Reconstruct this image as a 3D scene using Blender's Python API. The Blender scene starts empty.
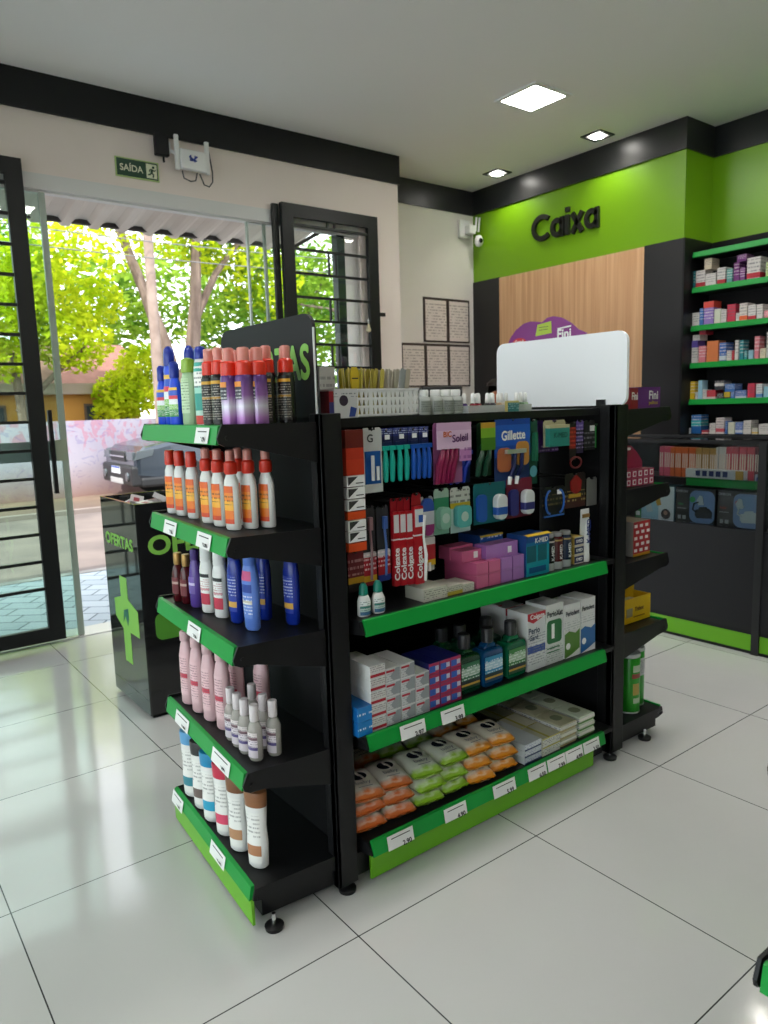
import bpy, bmesh, math, random
from mathutils import Vector, Matrix, Euler
random.seed(7)
U = 0.75                       # one layout unit in metres (a floor tile is 0.8 units = 60 cm)
PI = math.pi
SC = bpy.context.scene
COL = SC.collection

# ------------------------------------------------------------------ camera, world, lights, exposure
def lerp(a, b, t): return a + (b - a) * t

def make_camera():
    cd = bpy.data.cameras.new('camera'); ob = bpy.data.objects.new('camera', cd); COL.objects.link(ob)
    cd.sensor_fit = 'VERTICAL'; cd.sensor_height = 24.0; cd.lens = 730.157 / 1024 * 24.0
    cd.clip_start = 0.02; cd.clip_end = 400
    yaw, pitch, roll = math.radians(37.35774), math.radians(-8.18611), math.radians(-1.752)
    f = Vector((math.sin(yaw) * math.cos(pitch), math.cos(yaw) * math.cos(pitch), math.sin(pitch)))
    r = Vector((math.cos(yaw), -math.sin(yaw), 0)); u = r.cross(f)
    r2 = math.cos(roll) * r + math.sin(roll) * u; u2 = -math.sin(roll) * r + math.cos(roll) * u
    m = Matrix((r2, u2, -f)).transposed().to_4x4()
    m.translation = Vector((-1.11687, -1.65295, 1.57206)) * U
    ob.matrix_world = m
    cd.dof.use_dof = True; cd.dof.focus_distance = 1.75; cd.dof.aperture_fstop = 4.2
    SC.camera = ob
make_camera()
SC.view_settings.view_transform = 'Standard'; SC.view_settings.look = 'None'
SC.view_settings.gamma = 1.0; SC.view_settings.use_curve_mapping = False
SC.view_settings.exposure = 0.85
SC.cycles.use_denoising = True
SC.cycles.max_bounces = 8; SC.cycles.diffuse_bounces = 4; SC.cycles.glossy_bounces = 4
SC.cycles.transparent_max_bounces = 24; SC.cycles.transmission_bounces = 6
SC.cycles.sample_clamp_indirect = 6.0; SC.cycles.caustics_reflective = False; SC.cycles.caustics_refractive = False

SKY_STRENGTH = 3.0
SUN_STRENGTH = 3.4
PANEL_STRENGTH = 34.0
SPOT_POWER = 6.0
w = bpy.data.worlds.new('sky'); SC.world = w; w.use_nodes = True
nt = w.node_tree; bg = nt.nodes['Background']
sky = nt.nodes.new('ShaderNodeTexSky'); sky.sky_type = 'HOSEK_WILKIE'; sky.turbidity = 5.0
sky.sun_direction = Vector((-0.45, -0.35, 0.8)).normalized(); sky.ground_albedo = 0.4
haze = nt.nodes.new('ShaderNodeMixRGB'); haze.inputs[0].default_value = 0.75; haze.inputs[2].default_value = (0.93, 0.96, 1.0, 1)
nt.links.new(sky.outputs[0], haze.inputs[1]); nt.links.new(haze.outputs[0], bg.inputs['Color'])
bg.inputs['Strength'].default_value = SKY_STRENGTH
sl = bpy.data.lights.new('sun', 'SUN'); sl.energy = SUN_STRENGTH; sl.angle = math.radians(0.6); sl.color = (1.0, 0.96, 0.88)
so = bpy.data.objects.new('sun', sl); COL.objects.link(so); so.location = (-5, -5, 12)
so.rotation_euler = Vector((-0.45, -0.42, 0.8)).to_track_quat('Z', 'Y').to_euler()

# ------------------------------------------------------------------ materials
M = {}
def rgb(c):
    if isinstance(c, str):
        c = c.lstrip('#'); v = [int(c[i:i + 2], 16) / 255 for i in (0, 2, 4)]
        return tuple((x / 12.92 if x <= 0.04045 else ((x + 0.055) / 1.055) ** 2.4) for x in v) + (1,)
    return tuple(c) + ((1,) if len(c) == 3 else ())
def node_mat(name):
    m = bpy.data.materials.new(name); m.use_nodes = True
    return m, m.node_tree, m.node_tree.nodes['Principled BSDF']
def mat(name, col, rough=0.5, metal=0.0, spec=0.5, coat=0.0, alpha=1.0, trans=0.0):
    if name in M: return M[name]
    m, t, b = node_mat(name)
    b.inputs['Base Color'].default_value = rgb(col); b.inputs['Roughness'].default_value = rough
    b.inputs['Metallic'].default_value = metal; b.inputs['Specular IOR Level'].default_value = spec
    b.inputs['Coat Weight'].default_value = coat; b.inputs['Alpha'].default_value = alpha
    b.inputs['Transmission Weight'].default_value = trans
    M[name] = m; return m
def emit(name, col, s):
    m = bpy.data.materials.new(name); m.use_nodes = True; t = m.node_tree; t.nodes.clear()
    e = t.nodes.new('ShaderNodeEmission'); o = t.nodes.new('ShaderNodeOutputMaterial')
    e.inputs[0].default_value = rgb(col); e.inputs[1].default_value = s; t.links.new(e.outputs[0], o.inputs[0])
    M[name] = m; return m
def bands(name, stops, axis=2, rough=0.4, lines=None, coord='Generated', metal=0.0):
    """colour bands along one axis of the thing's own box; lines = (ink, rows, from, to) adds rows of fine print"""
    if name in M: return M[name]
    m, t, b = node_mat(name); N = t.nodes; L = t.links
    tc = N.new('ShaderNodeTexCoord'); sp = N.new('ShaderNodeSeparateXYZ'); L.new(tc.outputs[coord], sp.inputs[0])
    cr = N.new('ShaderNodeValToRGB'); cr.color_ramp.interpolation = 'CONSTANT'
    els = cr.color_ramp.elements
    while len(els) < len(stops): els.new(0.5)
    for e, (p, c) in zip(els, stops): e.position = p
    for e, (p, c) in zip(els, stops): e.color = rgb(c)
    L.new(sp.outputs[axis], cr.inputs[0]); out = cr.outputs[0]
    if lines:
        ink, rows, a0, a1 = lines
        def math_(op, x, y=None):
            n = N.new('ShaderNodeMath'); n.operation = op
            for i, q in enumerate((x, y)):
                if q is None: continue
                if isinstance(q, (int, float)): n.inputs[i].default_value = q
                else: L.new(q, n.inputs[i])
            return n.outputs[0]
        zz = math_('MULTIPLY', sp.outputs[axis], rows); fr = math_('FRACT', zz)
        row = math_('FLOOR', zz)
        on = math_('MULTIPLY', math_('GREATER_THAN', fr, 0.3), math_('LESS_THAN', fr, 0.7))
        cb = N.new('ShaderNodeCombineXYZ'); o2 = (axis + 1) % 3; o3 = (axis + 2) % 3
        L.new(math_('MULTIPLY', math_('ADD', sp.outputs[o2], sp.outputs[o3]), 9.0), cb.inputs[0]); L.new(math_('MULTIPLY', row, 3.7), cb.inputs[1])
        nz = N.new('ShaderNodeTexNoise'); nz.inputs['Scale'].default_value = 1.0; nz.inputs['Detail'].default_value = 2; L.new(cb.outputs[0], nz.inputs['Vector'])
        on = math_('MULTIPLY', on, math_('GREATER_THAN', nz.outputs[0], 0.47))
        on = math_('MULTIPLY', on, math_('MULTIPLY', math_('GREATER_THAN', sp.outputs[axis], a0), math_('LESS_THAN', sp.outputs[axis], a1)))
        on = math_('MULTIPLY', on, 0.7)
        mx = N.new('ShaderNodeMixRGB'); L.new(on, mx.inputs[0]); L.new(out, mx.inputs[1]); mx.inputs[2].default_value = rgb(ink); out = mx.outputs[0]
    L.new(out, b.inputs['Base Color']); b.inputs['Roughness'].default_value = rough; b.inputs['Metallic'].default_value = metal
    M[name] = m; return m
def noisy(name, c1, c2, scale=5.0, rough=0.6, stretch=(1, 1, 1), lo=0.35, hi=0.65, bump=0.0, detail=4, c3=None, spec=0.5):
    if name in M: return M[name]
    m, t, b = node_mat(name); N = t.nodes; L = t.links
    tc = N.new('ShaderNodeTexCoord'); mp = N.new('ShaderNodeMapping'); mp.inputs['Scale'].default_value = stretch
    nz = N.new('ShaderNodeTexNoise'); nz.inputs['Scale'].default_value = scale; nz.inputs['Detail'].default_value = detail
    cr = N.new('ShaderNodeValToRGB'); e = cr.color_ramp.elements; e[0].position = lo; e[1].position = hi
    e[0].color = rgb(c1); e[1].color = rgb(c2)
    if c3: x = e.new((lo + hi) / 2); x.color = rgb(c3)
    L.new(tc.outputs['Object'], mp.inputs[0]); L.new(mp.outputs[0], nz.inputs['Vector']); L.new(nz.outputs[0], cr.inputs[0])
    L.new(cr.outputs[0], b.inputs['Base Color']); b.inputs['Roughness'].default_value = rough; b.inputs['Specular IOR Level'].default_value = spec
    if bump:
        bp = N.new('ShaderNodeBump'); bp.inputs['Strength'].default_value = bump; bp.inputs['Distance'].default_value = 0.01
        L.new(nz.outputs[0], bp.inputs['Height']); L.new(bp.outputs[0], b.inputs['Normal'])
    M[name] = m; return m
def thin_glass(name, tint=(0.93, 0.97, 0.95), gloss=1.0):
    m = bpy.data.materials.new(name); m.use_nodes = True; t = m.node_tree; t.nodes.clear(); N = t.nodes; L = t.links
    o = N.new('ShaderNodeOutputMaterial'); mx = N.new('ShaderNodeMixShader'); tr = N.new('ShaderNodeBsdfTransparent'); gl = N.new('ShaderNodeBsdfGlossy')
    fr = N.new('ShaderNodeFresnel'); fr.inputs[0].default_value = 1.45
    tr.inputs[0].default_value = rgb(tint); gl.inputs['Roughness'].default_value = 0.02
    mu = N.new('ShaderNodeMath'); mu.operation = 'MULTIPLY'; mu.inputs[1].default_value = gloss
    L.new(fr.outputs[0], mu.inputs[0]); L.new(mu.outputs[0], mx.inputs[0]); L.new(tr.outputs[0], mx.inputs[1]); L.new(gl.outputs[0], mx.inputs[2]); L.new(mx.outputs[0], o.inputs[0])
    M[name] = m; return m
def leafy(name, c1, c2):
    m, t, b = node_mat(name); N = t.nodes; L = t.links
    tc = N.new('ShaderNodeTexCoord'); nz = N.new('ShaderNodeTexNoise'); nz.inputs['Scale'].default_value = 1.6; nz.inputs['Detail'].default_value = 3
    cr = N.new('ShaderNodeValToRGB'); e = cr.color_ramp.elements; e[0].position = 0.38; e[1].position = 0.62; e[0].color = rgb(c1); e[1].color = rgb(c2)
    L.new(tc.outputs['Object'], nz.inputs['Vector']); L.new(nz.outputs[0], cr.inputs[0])
    df = N.new('ShaderNodeBsdfDiffuse'); tl = N.new('ShaderNodeBsdfTranslucent'); mx = N.new('ShaderNodeMixShader'); mx.inputs[0].default_value = 0.5
    L.new(cr.outputs[0], df.inputs[0]); L.new(cr.outputs[0], tl.inputs[0]); L.new(df.outputs[0], mx.inputs[1]); L.new(tl.outputs[0], mx.inputs[2])
    L.new(mx.outputs[0], N['Material Output'].inputs[0]); M[name] = m; return m

black = mat('black powder coated steel', (0.007, 0.007, 0.008), 0.42, spec=.3)
black_gloss = mat('black glossy laminate', (0.012, 0.012, 0.013), 0.09)
black_paint = mat('black satin paint', (0.008, 0.009, 0.010), 0.45, spec=.3)
gate_black = mat('black gate paint', (0.007, 0.008, 0.008), 0.45, spec=.3)
rail_green = mat('green price rail plastic', '#0f9038', 0.42, spec=.3)
kick_green = mat('lime green kick panel', '#66ac16', 0.4)
white_pl = mat('white plastic', (0.80, 0.80, 0.79), 0.35)
white_paper = mat('white paper', (0.80, 0.80, 0.79), 0.7)
ink = mat('dark ink', (0.02, 0.02, 0.02), 0.6)
wall_paint = noisy('warm white wall paint', (0.74, 0.655, 0.60), (0.77, 0.685, 0.63), 2.0, 0.75)
recess_paint = noisy('pale wall paint', (0.72, 0.69, 0.65), (0.75, 0.72, 0.68), 2.0, 0.7)
ceiling_paint = noisy('matt ceiling paint', (0.90, 0.885, 0.85), (0.91, 0.895, 0.86), 1.0, 0.85)
green_paint = mat('lime green wall panel', '#6c9c0c', 0.36)
steel = mat('brushed aluminium', (0.62, 0.64, 0.64), 0.35, 0.8)
chrome = mat('bright metal', (0.7, 0.7, 0.7), 0.2, 1.0)
glass = thin_glass('window glass'); door_glass = thin_glass('green tinted door glass', (0.74, 0.86, 0.80)); case_glass = thin_glass('display case glass', (0.9, 0.92, 0.92), 1.0)
clear = mat('clear plastic', (0.82, 0.84, 0.84), 0.12, trans=0.0, alpha=0.35)
paper_print = bands('printed notice paper', [(0, '#D9CFC9'), (0.86, '#D9CFC9')], 2, 0.8, lines=('#938985', 14, 0.1, 0.92))
frame_dark = mat('dark paper sleeve', '#3b3231', 0.5)

def floor_material():
    m, t, b = node_mat('polished porcelain tile'); N = t.nodes; L = t.links
    tc = N.new('ShaderNodeTexCoord'); br = N.new('ShaderNodeTexBrick'); br.offset = 0.0; br.squash = 1.0
    br.inputs['Scale'].default_value = 1.0; br.inputs['Brick Width'].default_value = 0.8 * U; br.inputs['Row Height'].default_value = 0.8 * U
    br.inputs['Mortar Size'].default_value = 0.0016; br.inputs['Mortar Smooth'].default_value = 0.1
    br.inputs['Color1'].default_value = (0.61, 0.61, 0.595, 1); br.inputs['Color2'].default_value = (0.60, 0.60, 0.585, 1); br.inputs['Mortar'].default_value = (0.05, 0.05, 0.05, 1)
    L.new(tc.outputs['Object'], br.inputs['Vector'])
    nz = N.new('ShaderNodeTexNoise'); nz.inputs['Scale'].default_value = 2.2; nz.inputs['Detail'].default_value = 6; L.new(tc.outputs['Object'], nz.inputs['Vector'])
    mr = N.new('ShaderNodeMapRange'); mr.inputs[3].default_value = 0.07; mr.inputs[4].default_value = 0.15; L.new(nz.outputs[0], mr.inputs[0])
    mx = N.new('ShaderNodeMixRGB'); mx.blend_type = 'MULTIPLY'; mx.inputs[0].default_value = 0.12; L.new(br.outputs[0], mx.inputs[1]); L.new(nz.outputs[0], mx.inputs[2])
    L.new(mx.outputs[0], b.inputs['Base Color']); L.new(mr.outputs[0], b.inputs['Roughness'])
    b.inputs['Specular IOR Level'].default_value = 0.6
    # gentle waviness of the polished glaze
    n2 = N.new('ShaderNodeTexNoise'); n2.inputs['Scale'].default_value = 7.0; L.new(tc.outputs['Object'], n2.inputs['Vector'])
    bp = N.new('ShaderNodeBump'); bp.inputs['Strength'].default_value = 0.10; bp.inputs['Distance'].default_value = 0.01; L.new(n2.outputs[0], bp.inputs['Height']); L.new(bp.outputs[0], b.inputs['Normal'])
    return m
def paver_material():
    m, t, b = node_mat('interlocking pavers'); N = t.nodes; L = t.links
    tc = N.new('ShaderNodeTexCoord'); mp = N.new('ShaderNodeMapping'); mp.inputs['Rotation'].default_value = (0, 0, math.radians(38))
    wv = N.new('ShaderNodeTexNoise'); wv.inputs['Scale'].default_value = 3.0
    br = N.new('ShaderNodeTexBrick'); br.offset = 0.5
    br.inputs['Scale'].default_value = 1.0; br.inputs['Brick Width'].default_value = 0.24; br.inputs['Row Height'].default_value = 0.16
    br.inputs['Mortar Size'].default_value = 0.006; br.inputs['Color1'].default_value = rgb('#99a4aa'); br.inputs['Color2'].default_value = rgb('#8a969d'); br.inputs['Mortar'].default_value = rgb('#46525a')
    L.new(tc.outputs['Object'], mp.inputs[0]); L.new(mp.outputs[0], br.inputs['Vector']); L.new(br.outputs[0], b.inputs['Base Color']); b.inputs['Roughness'].default_value = 0.8
    return m
def wood_material():
    m, t, b = node_mat('light wood laminate'); N = t.nodes; L = t.links
    tc = N.new('ShaderNodeTexCoord'); mp = N.new('ShaderNodeMapping'); mp.inputs['Scale'].default_value = (1, 22, 0.7)
    nz = N.new('ShaderNodeTexNoise'); nz.inputs['Scale'].default_value = 1.5; nz.inputs['Detail'].default_value = 5; nz.inputs['Distortion'].default_value = 0.6
    cr = N.new('ShaderNodeValToRGB'); e = cr.color_ramp.elements; e[0].position = 0.3; e[1].position = 0.7; e[0].color = rgb('#B98B62'); e[1].color = rgb('#D8AE86')
    L.new(tc.outputs['Object'], mp.inputs[0]); L.new(mp.outputs[0], nz.inputs['Vector']); L.new(nz.outputs[0], cr.inputs[0]); L.new(cr.outputs[0], b.inputs['Base Color']); b.inputs['Roughness'].default_value = 0.45
    return m

def graffiti_wall():
    m, t, b = node_mat('faded graffiti wall'); N = t.nodes; L = t.links
    tc = N.new('ShaderNodeTexCoord'); sp = N.new('ShaderNodeSeparateXYZ'); L.new(tc.outputs['Object'], sp.inputs[0])
    def noise(scale, st, det, dist=0.0):
        mp = N.new('ShaderNodeMapping'); mp.inputs['Scale'].default_value = st; n = N.new('ShaderNodeTexNoise'); n.inputs['Scale'].default_value = scale; n.inputs['Detail'].default_value = det; n.inputs['Distortion'].default_value = dist
        L.new(tc.outputs['Object'], mp.inputs[0]); L.new(mp.outputs[0], n.inputs['Vector']); return n.outputs[0]
    def ramp(src, a, c, ca='#000000', cc='#ffffff'):
        r = N.new('ShaderNodeValToRGB'); e = r.color_ramp.elements; e[0].position = a; e[1].position = c; e[0].color = rgb(ca); e[1].color = rgb(cc); L.new(src, r.inputs[0]); return r.outputs[0]
    def mix(f, x, y):
        n = N.new('ShaderNodeMixRGB'); L.new(f, n.inputs[0])
        for i, q in ((1, x), (2, y)):
            if isinstance(q, str): n.inputs[i].default_value = rgb(q)
            else: L.new(q, n.inputs[i])
        return n.outputs[0]
    def mul(x, y):
        n = N.new('ShaderNodeMath'); n.operation = 'MULTIPLY'; L.new(x, n.inputs[0])
        if isinstance(y, float): n.inputs[1].default_value = y
        else: L.new(y, n.inputs[1])
        return n.outputs[0]
    base = ramp(noise(1.2, (1, 1, .6), 6), .35, .65, '#a39ea8', '#8f8a98')
    letters = ramp(noise(2.6, (1.5, 1, .8), 3, 2.0), .52, .56)          # the run of faded red lettering along the top
    band = mul(ramp(sp.outputs[2], .55, .75), letters)
    col = mix(mul(band, .42), base, '#a04a60')
    col = mix(mul(ramp(noise(3.2, (1, 1, 1.6), 2, 3.0), .60, .63), .35), col, '#625a8c')
    dirt = N.new('ShaderNodeMath'); dirt.operation = 'MULTIPLY_ADD'; dirt.inputs[1].default_value = -1.3; dirt.inputs[2].default_value = .45; L.new(sp.outputs[2], dirt.inputs[0])
    d2 = N.new('ShaderNodeMath'); d2.operation = 'ADD'; d2.use_clamp = True; L.new(dirt.outputs[0], d2.inputs[0]); L.new(mul(noise(1.8, (1, 1, .4), 6), .35), d2.inputs[1])
    col = mix(d2.outputs[0], col, '#7c5640'); L.new(col, b.inputs['Base Color']); b.inputs['Roughness'].default_value = .9
    return m

# ------------------------------------------------------------------ mesh builder
_fonts = {}
def glyphs(s, bold):
    key = (s, bold)
    if key not in _fonts:
        c = bpy.data.curves.new('lettering', 'FONT'); c.body = s; c.size = 1.0; c.align_x = 'CENTER'; c.align_y = 'CENTER'
        c.resolution_u = 4; c.extrude = 0.0
        o = bpy.data.objects.new('lettering', c); COL.objects.link(o)
        dg = bpy.context.evaluated_depsgraph_get(); me = bpy.data.meshes.new_from_object(o.evaluated_get(dg))
        gv = [tuple(v.co) for v in me.vertices]; gf = [tuple(p.vertices) for p in me.polygons]; av, af = [], []
        if len(s) > 1 or bold > .01:            # heavier strokes: the outline repeated around itself
            steps = [(0, 0)] + [(math.cos(k * PI / 4) * bold, math.sin(k * PI / 4) * bold) for k in range(8)] if bold > .005 else [(0, 0)]
        else: steps = [(0, 0)]
        for k, (dx, dy) in enumerate(steps):
            n0 = len(av); av += [(x + dx, y + dy, .00009 * k) for x, y, _ in gv]; af += [tuple(i + n0 for i in f) for f in gf]
        _fonts[key] = (av, af)
        bpy.data.objects.remove(o); bpy.data.curves.remove(c); bpy.data.meshes.remove(me)
    return _fonts[key]
class MB:
    def __init__(s, T=None): s.v = []; s.f = []; s.m = []; s.T = T or Matrix.Identity(4)
    def add(s, vs, fs, mi=0, T=None):
        n = len(s.v); A = s.T @ T if T is not None else s.T
        s.v += [A @ Vector(v) for v in vs]; s.f += [tuple(i + n for i in f) for f in fs]; s.m += [mi] * len(fs); return s
    def box(s, x0, x1, y0, y1, z0, z1, mi=0, T=None, front=None, top=None, side=None):
        vs = [(x0, y0, z0), (x1, y0, z0), (x1, y1, z0), (x0, y1, z0), (x0, y0, z1), (x1, y0, z1), (x1, y1, z1), (x0, y1, z1)]
        fs = [(0, 3, 2, 1), (4, 5, 6, 7), (0, 1, 5, 4), (1, 2, 6, 5), (2, 3, 7, 6), (3, 0, 4, 7)]
        s.add(vs, fs, mi, T)
        if top is not None: s.m[-5] = top
        if front is not None: s.m[-4] = front
        if side is not None: s.m[-3] = side; s.m[-1] = side
        return s
    def prism(s, poly, plane, d0, d1, mi=0, T=None):
        def P3(a, b, d): return {'xy': (a, b, d), 'xz': (a, d, b), 'yz': (d, a, b)}[plane]
        n = len(poly); vs = [P3(a, b, d0) for a, b in poly] + [P3(a, b, d1) for a, b in poly]
        fs = [tuple(range(n)), tuple(range(2 * n - 1, n - 1, -1))] + [(i, i + n, (i + 1) % n + n, (i + 1) % n) for i in range(n)]
        return s.add(vs, fs, mi, T)
    def tube(s, pts, r, n=8, mi=0, T=None, caps=True):
        pts = [Vector(p) for p in pts]; rs = r if isinstance(r, (list, tuple)) else [r] * len(pts)
        vs = []; fs = []; ref = None
        for i, p in enumerate(pts):
            d = (pts[min(i + 1, len(pts) - 1)] - pts[max(i - 1, 0)]).normalized()
            if ref is None or abs(ref.dot(d)) > 0.99: ref = Vector((0, 0, 1)) if abs(d.z) < 0.9 else Vector((1, 0, 0))
            a = d.cross(ref).normalized(); b = d.cross(a).normalized(); ref = -b if b.dot(ref) < 0 else b
            a = d.cross(ref).normalized(); b = a.cross(d).normalized()
            for k in range(n):
                t = 2 * PI * k / n; vs.append(p + (a * math.cos(t) + b * math.sin(t)) * rs[i])
        for i in range(len(pts) - 1):
            for k in range(n): fs.append((i * n + k, i * n + (k + 1) % n, (i + 1) * n + (k + 1) % n, (i + 1) * n + k))
        if caps: fs.append(tuple(range(n - 1, -1, -1))); fs.append(tuple(range((len(pts) - 1) * n, len(pts) * n)))
        return s.add(vs, fs, mi, T)
    def lathe(s, prof, n=20, mi=0, sx=1, sy=1, off=(0, 0, 0), T=None, a0=0, a1=2 * PI, grow=0):
        full = abs(a1 - a0 - 2 * PI) < 1e-6; vs = []; fs = []; m = n if full else n + 1
        for (r, z) in prof:
            for k in range(m):
                t = a0 + (a1 - a0) * k / n; vs.append((off[0] + (r * sx + grow) * math.cos(t), off[1] + (r * sy + grow) * math.sin(t), off[2] + z))
        for i in range(len(prof) - 1):
            for k in range(n):
                k2 = (k + 1) % m if full else k + 1
                fs.append((i * m + k, i * m + k2, (i + 1) * m + k2, (i + 1) * m + k))
        if full and prof[0][0] > 1e-6: fs.append(tuple(range(m - 1, -1, -1)))
        if full and prof[-1][0] > 1e-6: fs.append(tuple(range((len(prof) - 1) * m, len(prof) * m)))
        return s.add(vs, fs, mi, T)
    def text(s, st, size, pos, right, up, mi=0, bold=0.02, width=None, depth=0.0):
        """lettering centred on pos, reading along right, standing along up"""
        gv, gf = glyphs(st, bold); R = Vector(right).normalized(); Q = Vector(up).normalized(); W = R.cross(Q); P = Vector(pos)
        w0 = max(v[0] for v in gv) - min(v[0] for v in gv); kx = size if width is None else width / w0
        s.add([P + R * v[0] * kx + Q * v[1] * size + W * (depth + v[2]) for v in gv], gf, mi)
        if depth:
            n = len(gv); ed = {}
            for f in gf:
                for i in range(len(f)):
                    a, b = f[i], f[(i + 1) % len(f)]
                    ed[(a, b)] = 1
            vs = [P + R * v[0] * kx + Q * v[1] * size + W * d for d in (0, depth) for v in gv]
            s.add(vs, [(a, b, b + n, a + n) for (a, b) in ed if (b, a) not in ed], mi)
        return s
    def wraptext(s, st, size, z, rad, mi=0, a=-PI / 2, bold=0.02, vertical=False, sy=1.0, lift=0.0015):
        gv, gf = glyphs(st, bold); vs = []
        for x, y, q in gv:
            if vertical: x, y = -y, x
            t = a + x * size / rad; vs.append(((rad + lift + q) * math.cos(t), (rad * sy + lift + q) * math.sin(t), z + y * size))
        return s.add(vs, gf, mi)
    def build(s, name, mats, parent=None, smooth=False, loc=(0, 0, 0), rz=0.0, bevel=0.0):
        me = bpy.data.meshes.new(name); me.from_pydata([v * U for v in s.v], [], s.f)
        for m in (mats if isinstance(mats, (list, tuple)) else [mats]): me.materials.append(m)
        me.polygons.foreach_set('material_index', s.m)
        me.validate(); me.update()
        if smooth:
            me.polygons.foreach_set('use_smooth', [True] * len(me.polygons)); me.set_sharp_from_angle(angle=math.radians(38))
        o = bpy.data.objects.new(name, me); COL.objects.link(o)
        o.location = Vector(loc) * U; o.rotation_euler = (0, 0, rz)
        if parent: o.parent = parent
        if bevel:
            b = o.modifiers.new('edge', 'BEVEL'); b.width = bevel * U; b.segments = 2; b.limit_method = 'ANGLE'; b.angle_limit = math.radians(40)
        return o
def tag(o, label=None, cat=None, group=None, kind=None):
    if label: o['label'] = label
    if cat: o['category'] = cat
    if group: o['group'] = group
    if kind: o['kind'] = kind
    return o
def thing(name, label, cat, loc=(0, 0, 0), rz=0.0, group=None):
    o = bpy.data.objects.new(name, None); COL.objects.link(o); o.empty_display_size = 0.05
    o.location = Vector(loc) * U; o.rotation_euler = (0, 0, rz)
    return tag(o, label, cat, group)
def struct(name, mb, mats, **k): return tag(mb.build(name, mats, **k), kind='structure')
def dup(root, loc, rz=0.0, label=None, group=None):
    r = root.copy(); COL.objects.link(r); r.location = Vector(loc) * U; r.rotation_euler = (0, 0, rz)
    if label: r['label'] = label
    if group: r['group'] = group
    for ch in list(root.children):
        c = ch.copy(); COL.objects.link(c); c.parent = r
        for g in ch.children:
            d = g.copy(); COL.objects.link(d); d.parent = c
    return r
_proto = {}
def place(key, maker, loc, rz, label, group=None):
    """the first call builds the thing, the later ones copy it with its parts"""
    if key not in _proto:
        o = maker(); _proto[key] = o; o.location = Vector(loc) * U; o.rotation_euler = (0, 0, rz); o['label'] = label
        if group: o['group'] = group
        return o
    return dup(_proto[key], loc, rz, label, group)
ORD = ['first', 'second', 'third', 'fourth', 'fifth', 'sixth', 'seventh', 'eighth', 'ninth', 'tenth', 'eleventh', 'twelfth', 'thirteenth', 'fourteenth', 'fifteenth', 'sixteenth', 'seventeenth', 'eighteenth', 'nineteenth', 'twentieth']
def rounded(w, h, r, n=5, x0=0, y0=0):
    out = []
    for cx, cy, a in ((w - r, h - r, 0), (r, h - r, 90), (r, r, 180), (w - r, r, 270)):
        for k in range(n + 1):
            t = math.radians(a + 90 * k / n); out.append((x0 + cx + r * math.cos(t), y0 + cy + r * math.sin(t)))
    return out

# ------------------------------------------------------------------ the room
H = 3.785; EX = 3.72; RX = 4.634; RY = 4.167
XL, YB, XR = -4.2, -6.0, 6.4; OPZ_ = 3.06
FLOOR = floor_material()
struct('floor', MB().box(XL, XR, YB, 3.98, -0.1, 0).box(3.25, XR, 3.98, RY + 0.1, -0.1, 0), FLOOR)
struct('ceiling', MB().box(XL - .2, XR + .2, YB - .2, 4.4, H, H + 0.25), ceiling_paint)
OPL, OPR, OPZ = -3.2, 2.80, 3.06
wf = MB().box(XL, OPL, EX, EX + .24, 0, H).box(OPL, OPR, EX, EX + .24, OPZ + .1, H).box(OPR, 3.25, EX, EX + .24, 0, H).box(3.02, 3.25, EX + .24, RY, 0, H)
struct('wall_front', wf, wall_paint)
struct('wall_recess', MB().box(3.02, XR, RY, RY + .15, 0, H), recess_paint)
struct('wall_left', MB().box(XL - .15, XL, YB, -4.6, 0, H).box(XL - .15, XL, 3.2, EX + .24, 0, H).box(XL - .15, XL, -4.6, 3.2, OPZ_, H), wall_paint)
w3 = struct('window_3', MB().box(XL - .08, XL - .07, -4.6, 3.2, .01, OPZ_), glass)
for k in range(5): MB().box(XL - .10, XL - .05, -4.6 + k * 1.95 - .02, -4.6 + k * 1.95 + .02, 0, OPZ_).build('mullion', gate_black, w3)
for k in range(14): MB().box(XL - .04, XL - .02, -4.6, 3.2, .2 + k * .2, .22 + k * .2).build('bar', gate_black, w3)
struct('wall_back', MB().box(XL - .15, XR + .15, YB - .15, YB, 0, H), wall_paint)
struct('wall_right', MB().box(RX, RX + .42, 1.745, RY, 0, H).box(RX + .42, RX + .55, YB, RY, 0, H), green_paint)
WOOD = wood_material()
dark_lam = mat('charcoal laminate', '#1c1c1f', 0.5)
struct('trim_1', MB().box(RX - .012, RX, 2.10, 3.783, 0, 2.855), WOOD)
struct('trim_2', MB().box(RX - .012, RX, 3.783, RY, 0, 2.862).box(RX - .012, RX, 1.745, 2.10, 0, 2.86), mat('charcoal black panel', '#1a1a1c', 0.45))
beam = MB().box(XL, 3.262, EX - .02, EX, 3.545, H).box(3.25, 3.262, EX, RY, 3.545, H)
struct('trim_3', beam, black_paint)
struct('trim_4', MB().box(3.262, RX, RY - .012, RY, 3.545, H).box(RX - .018, RX, 1.745, RY - .012, 3.545, H).box(RX - .018, RX + .42, 1.733, 1.745, 3.545, H).box(RX + .404, RX + .42, YB, 1.733, 3.545, H), mat('black beam gloss paint', (0.010, 0.011, 0.012), 0.36))
# header track over the glass front, sill
struct('trim_5', MB().box(OPL, OPR, EX + .0, EX + .10, OPZ, OPZ + .10).box(OPL, OPR, EX + .02, EX + .08, OPZ - .012, OPZ), mat('white aluminium track', (0.62, 0.62, 0.6), 0.4))
struct('threshold', MB().box(OPL, OPR, EX + .0, EX + .24, -.1, 0.006), mat('granite sill', (0.55, 0.55, 0.54), 0.25))
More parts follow.
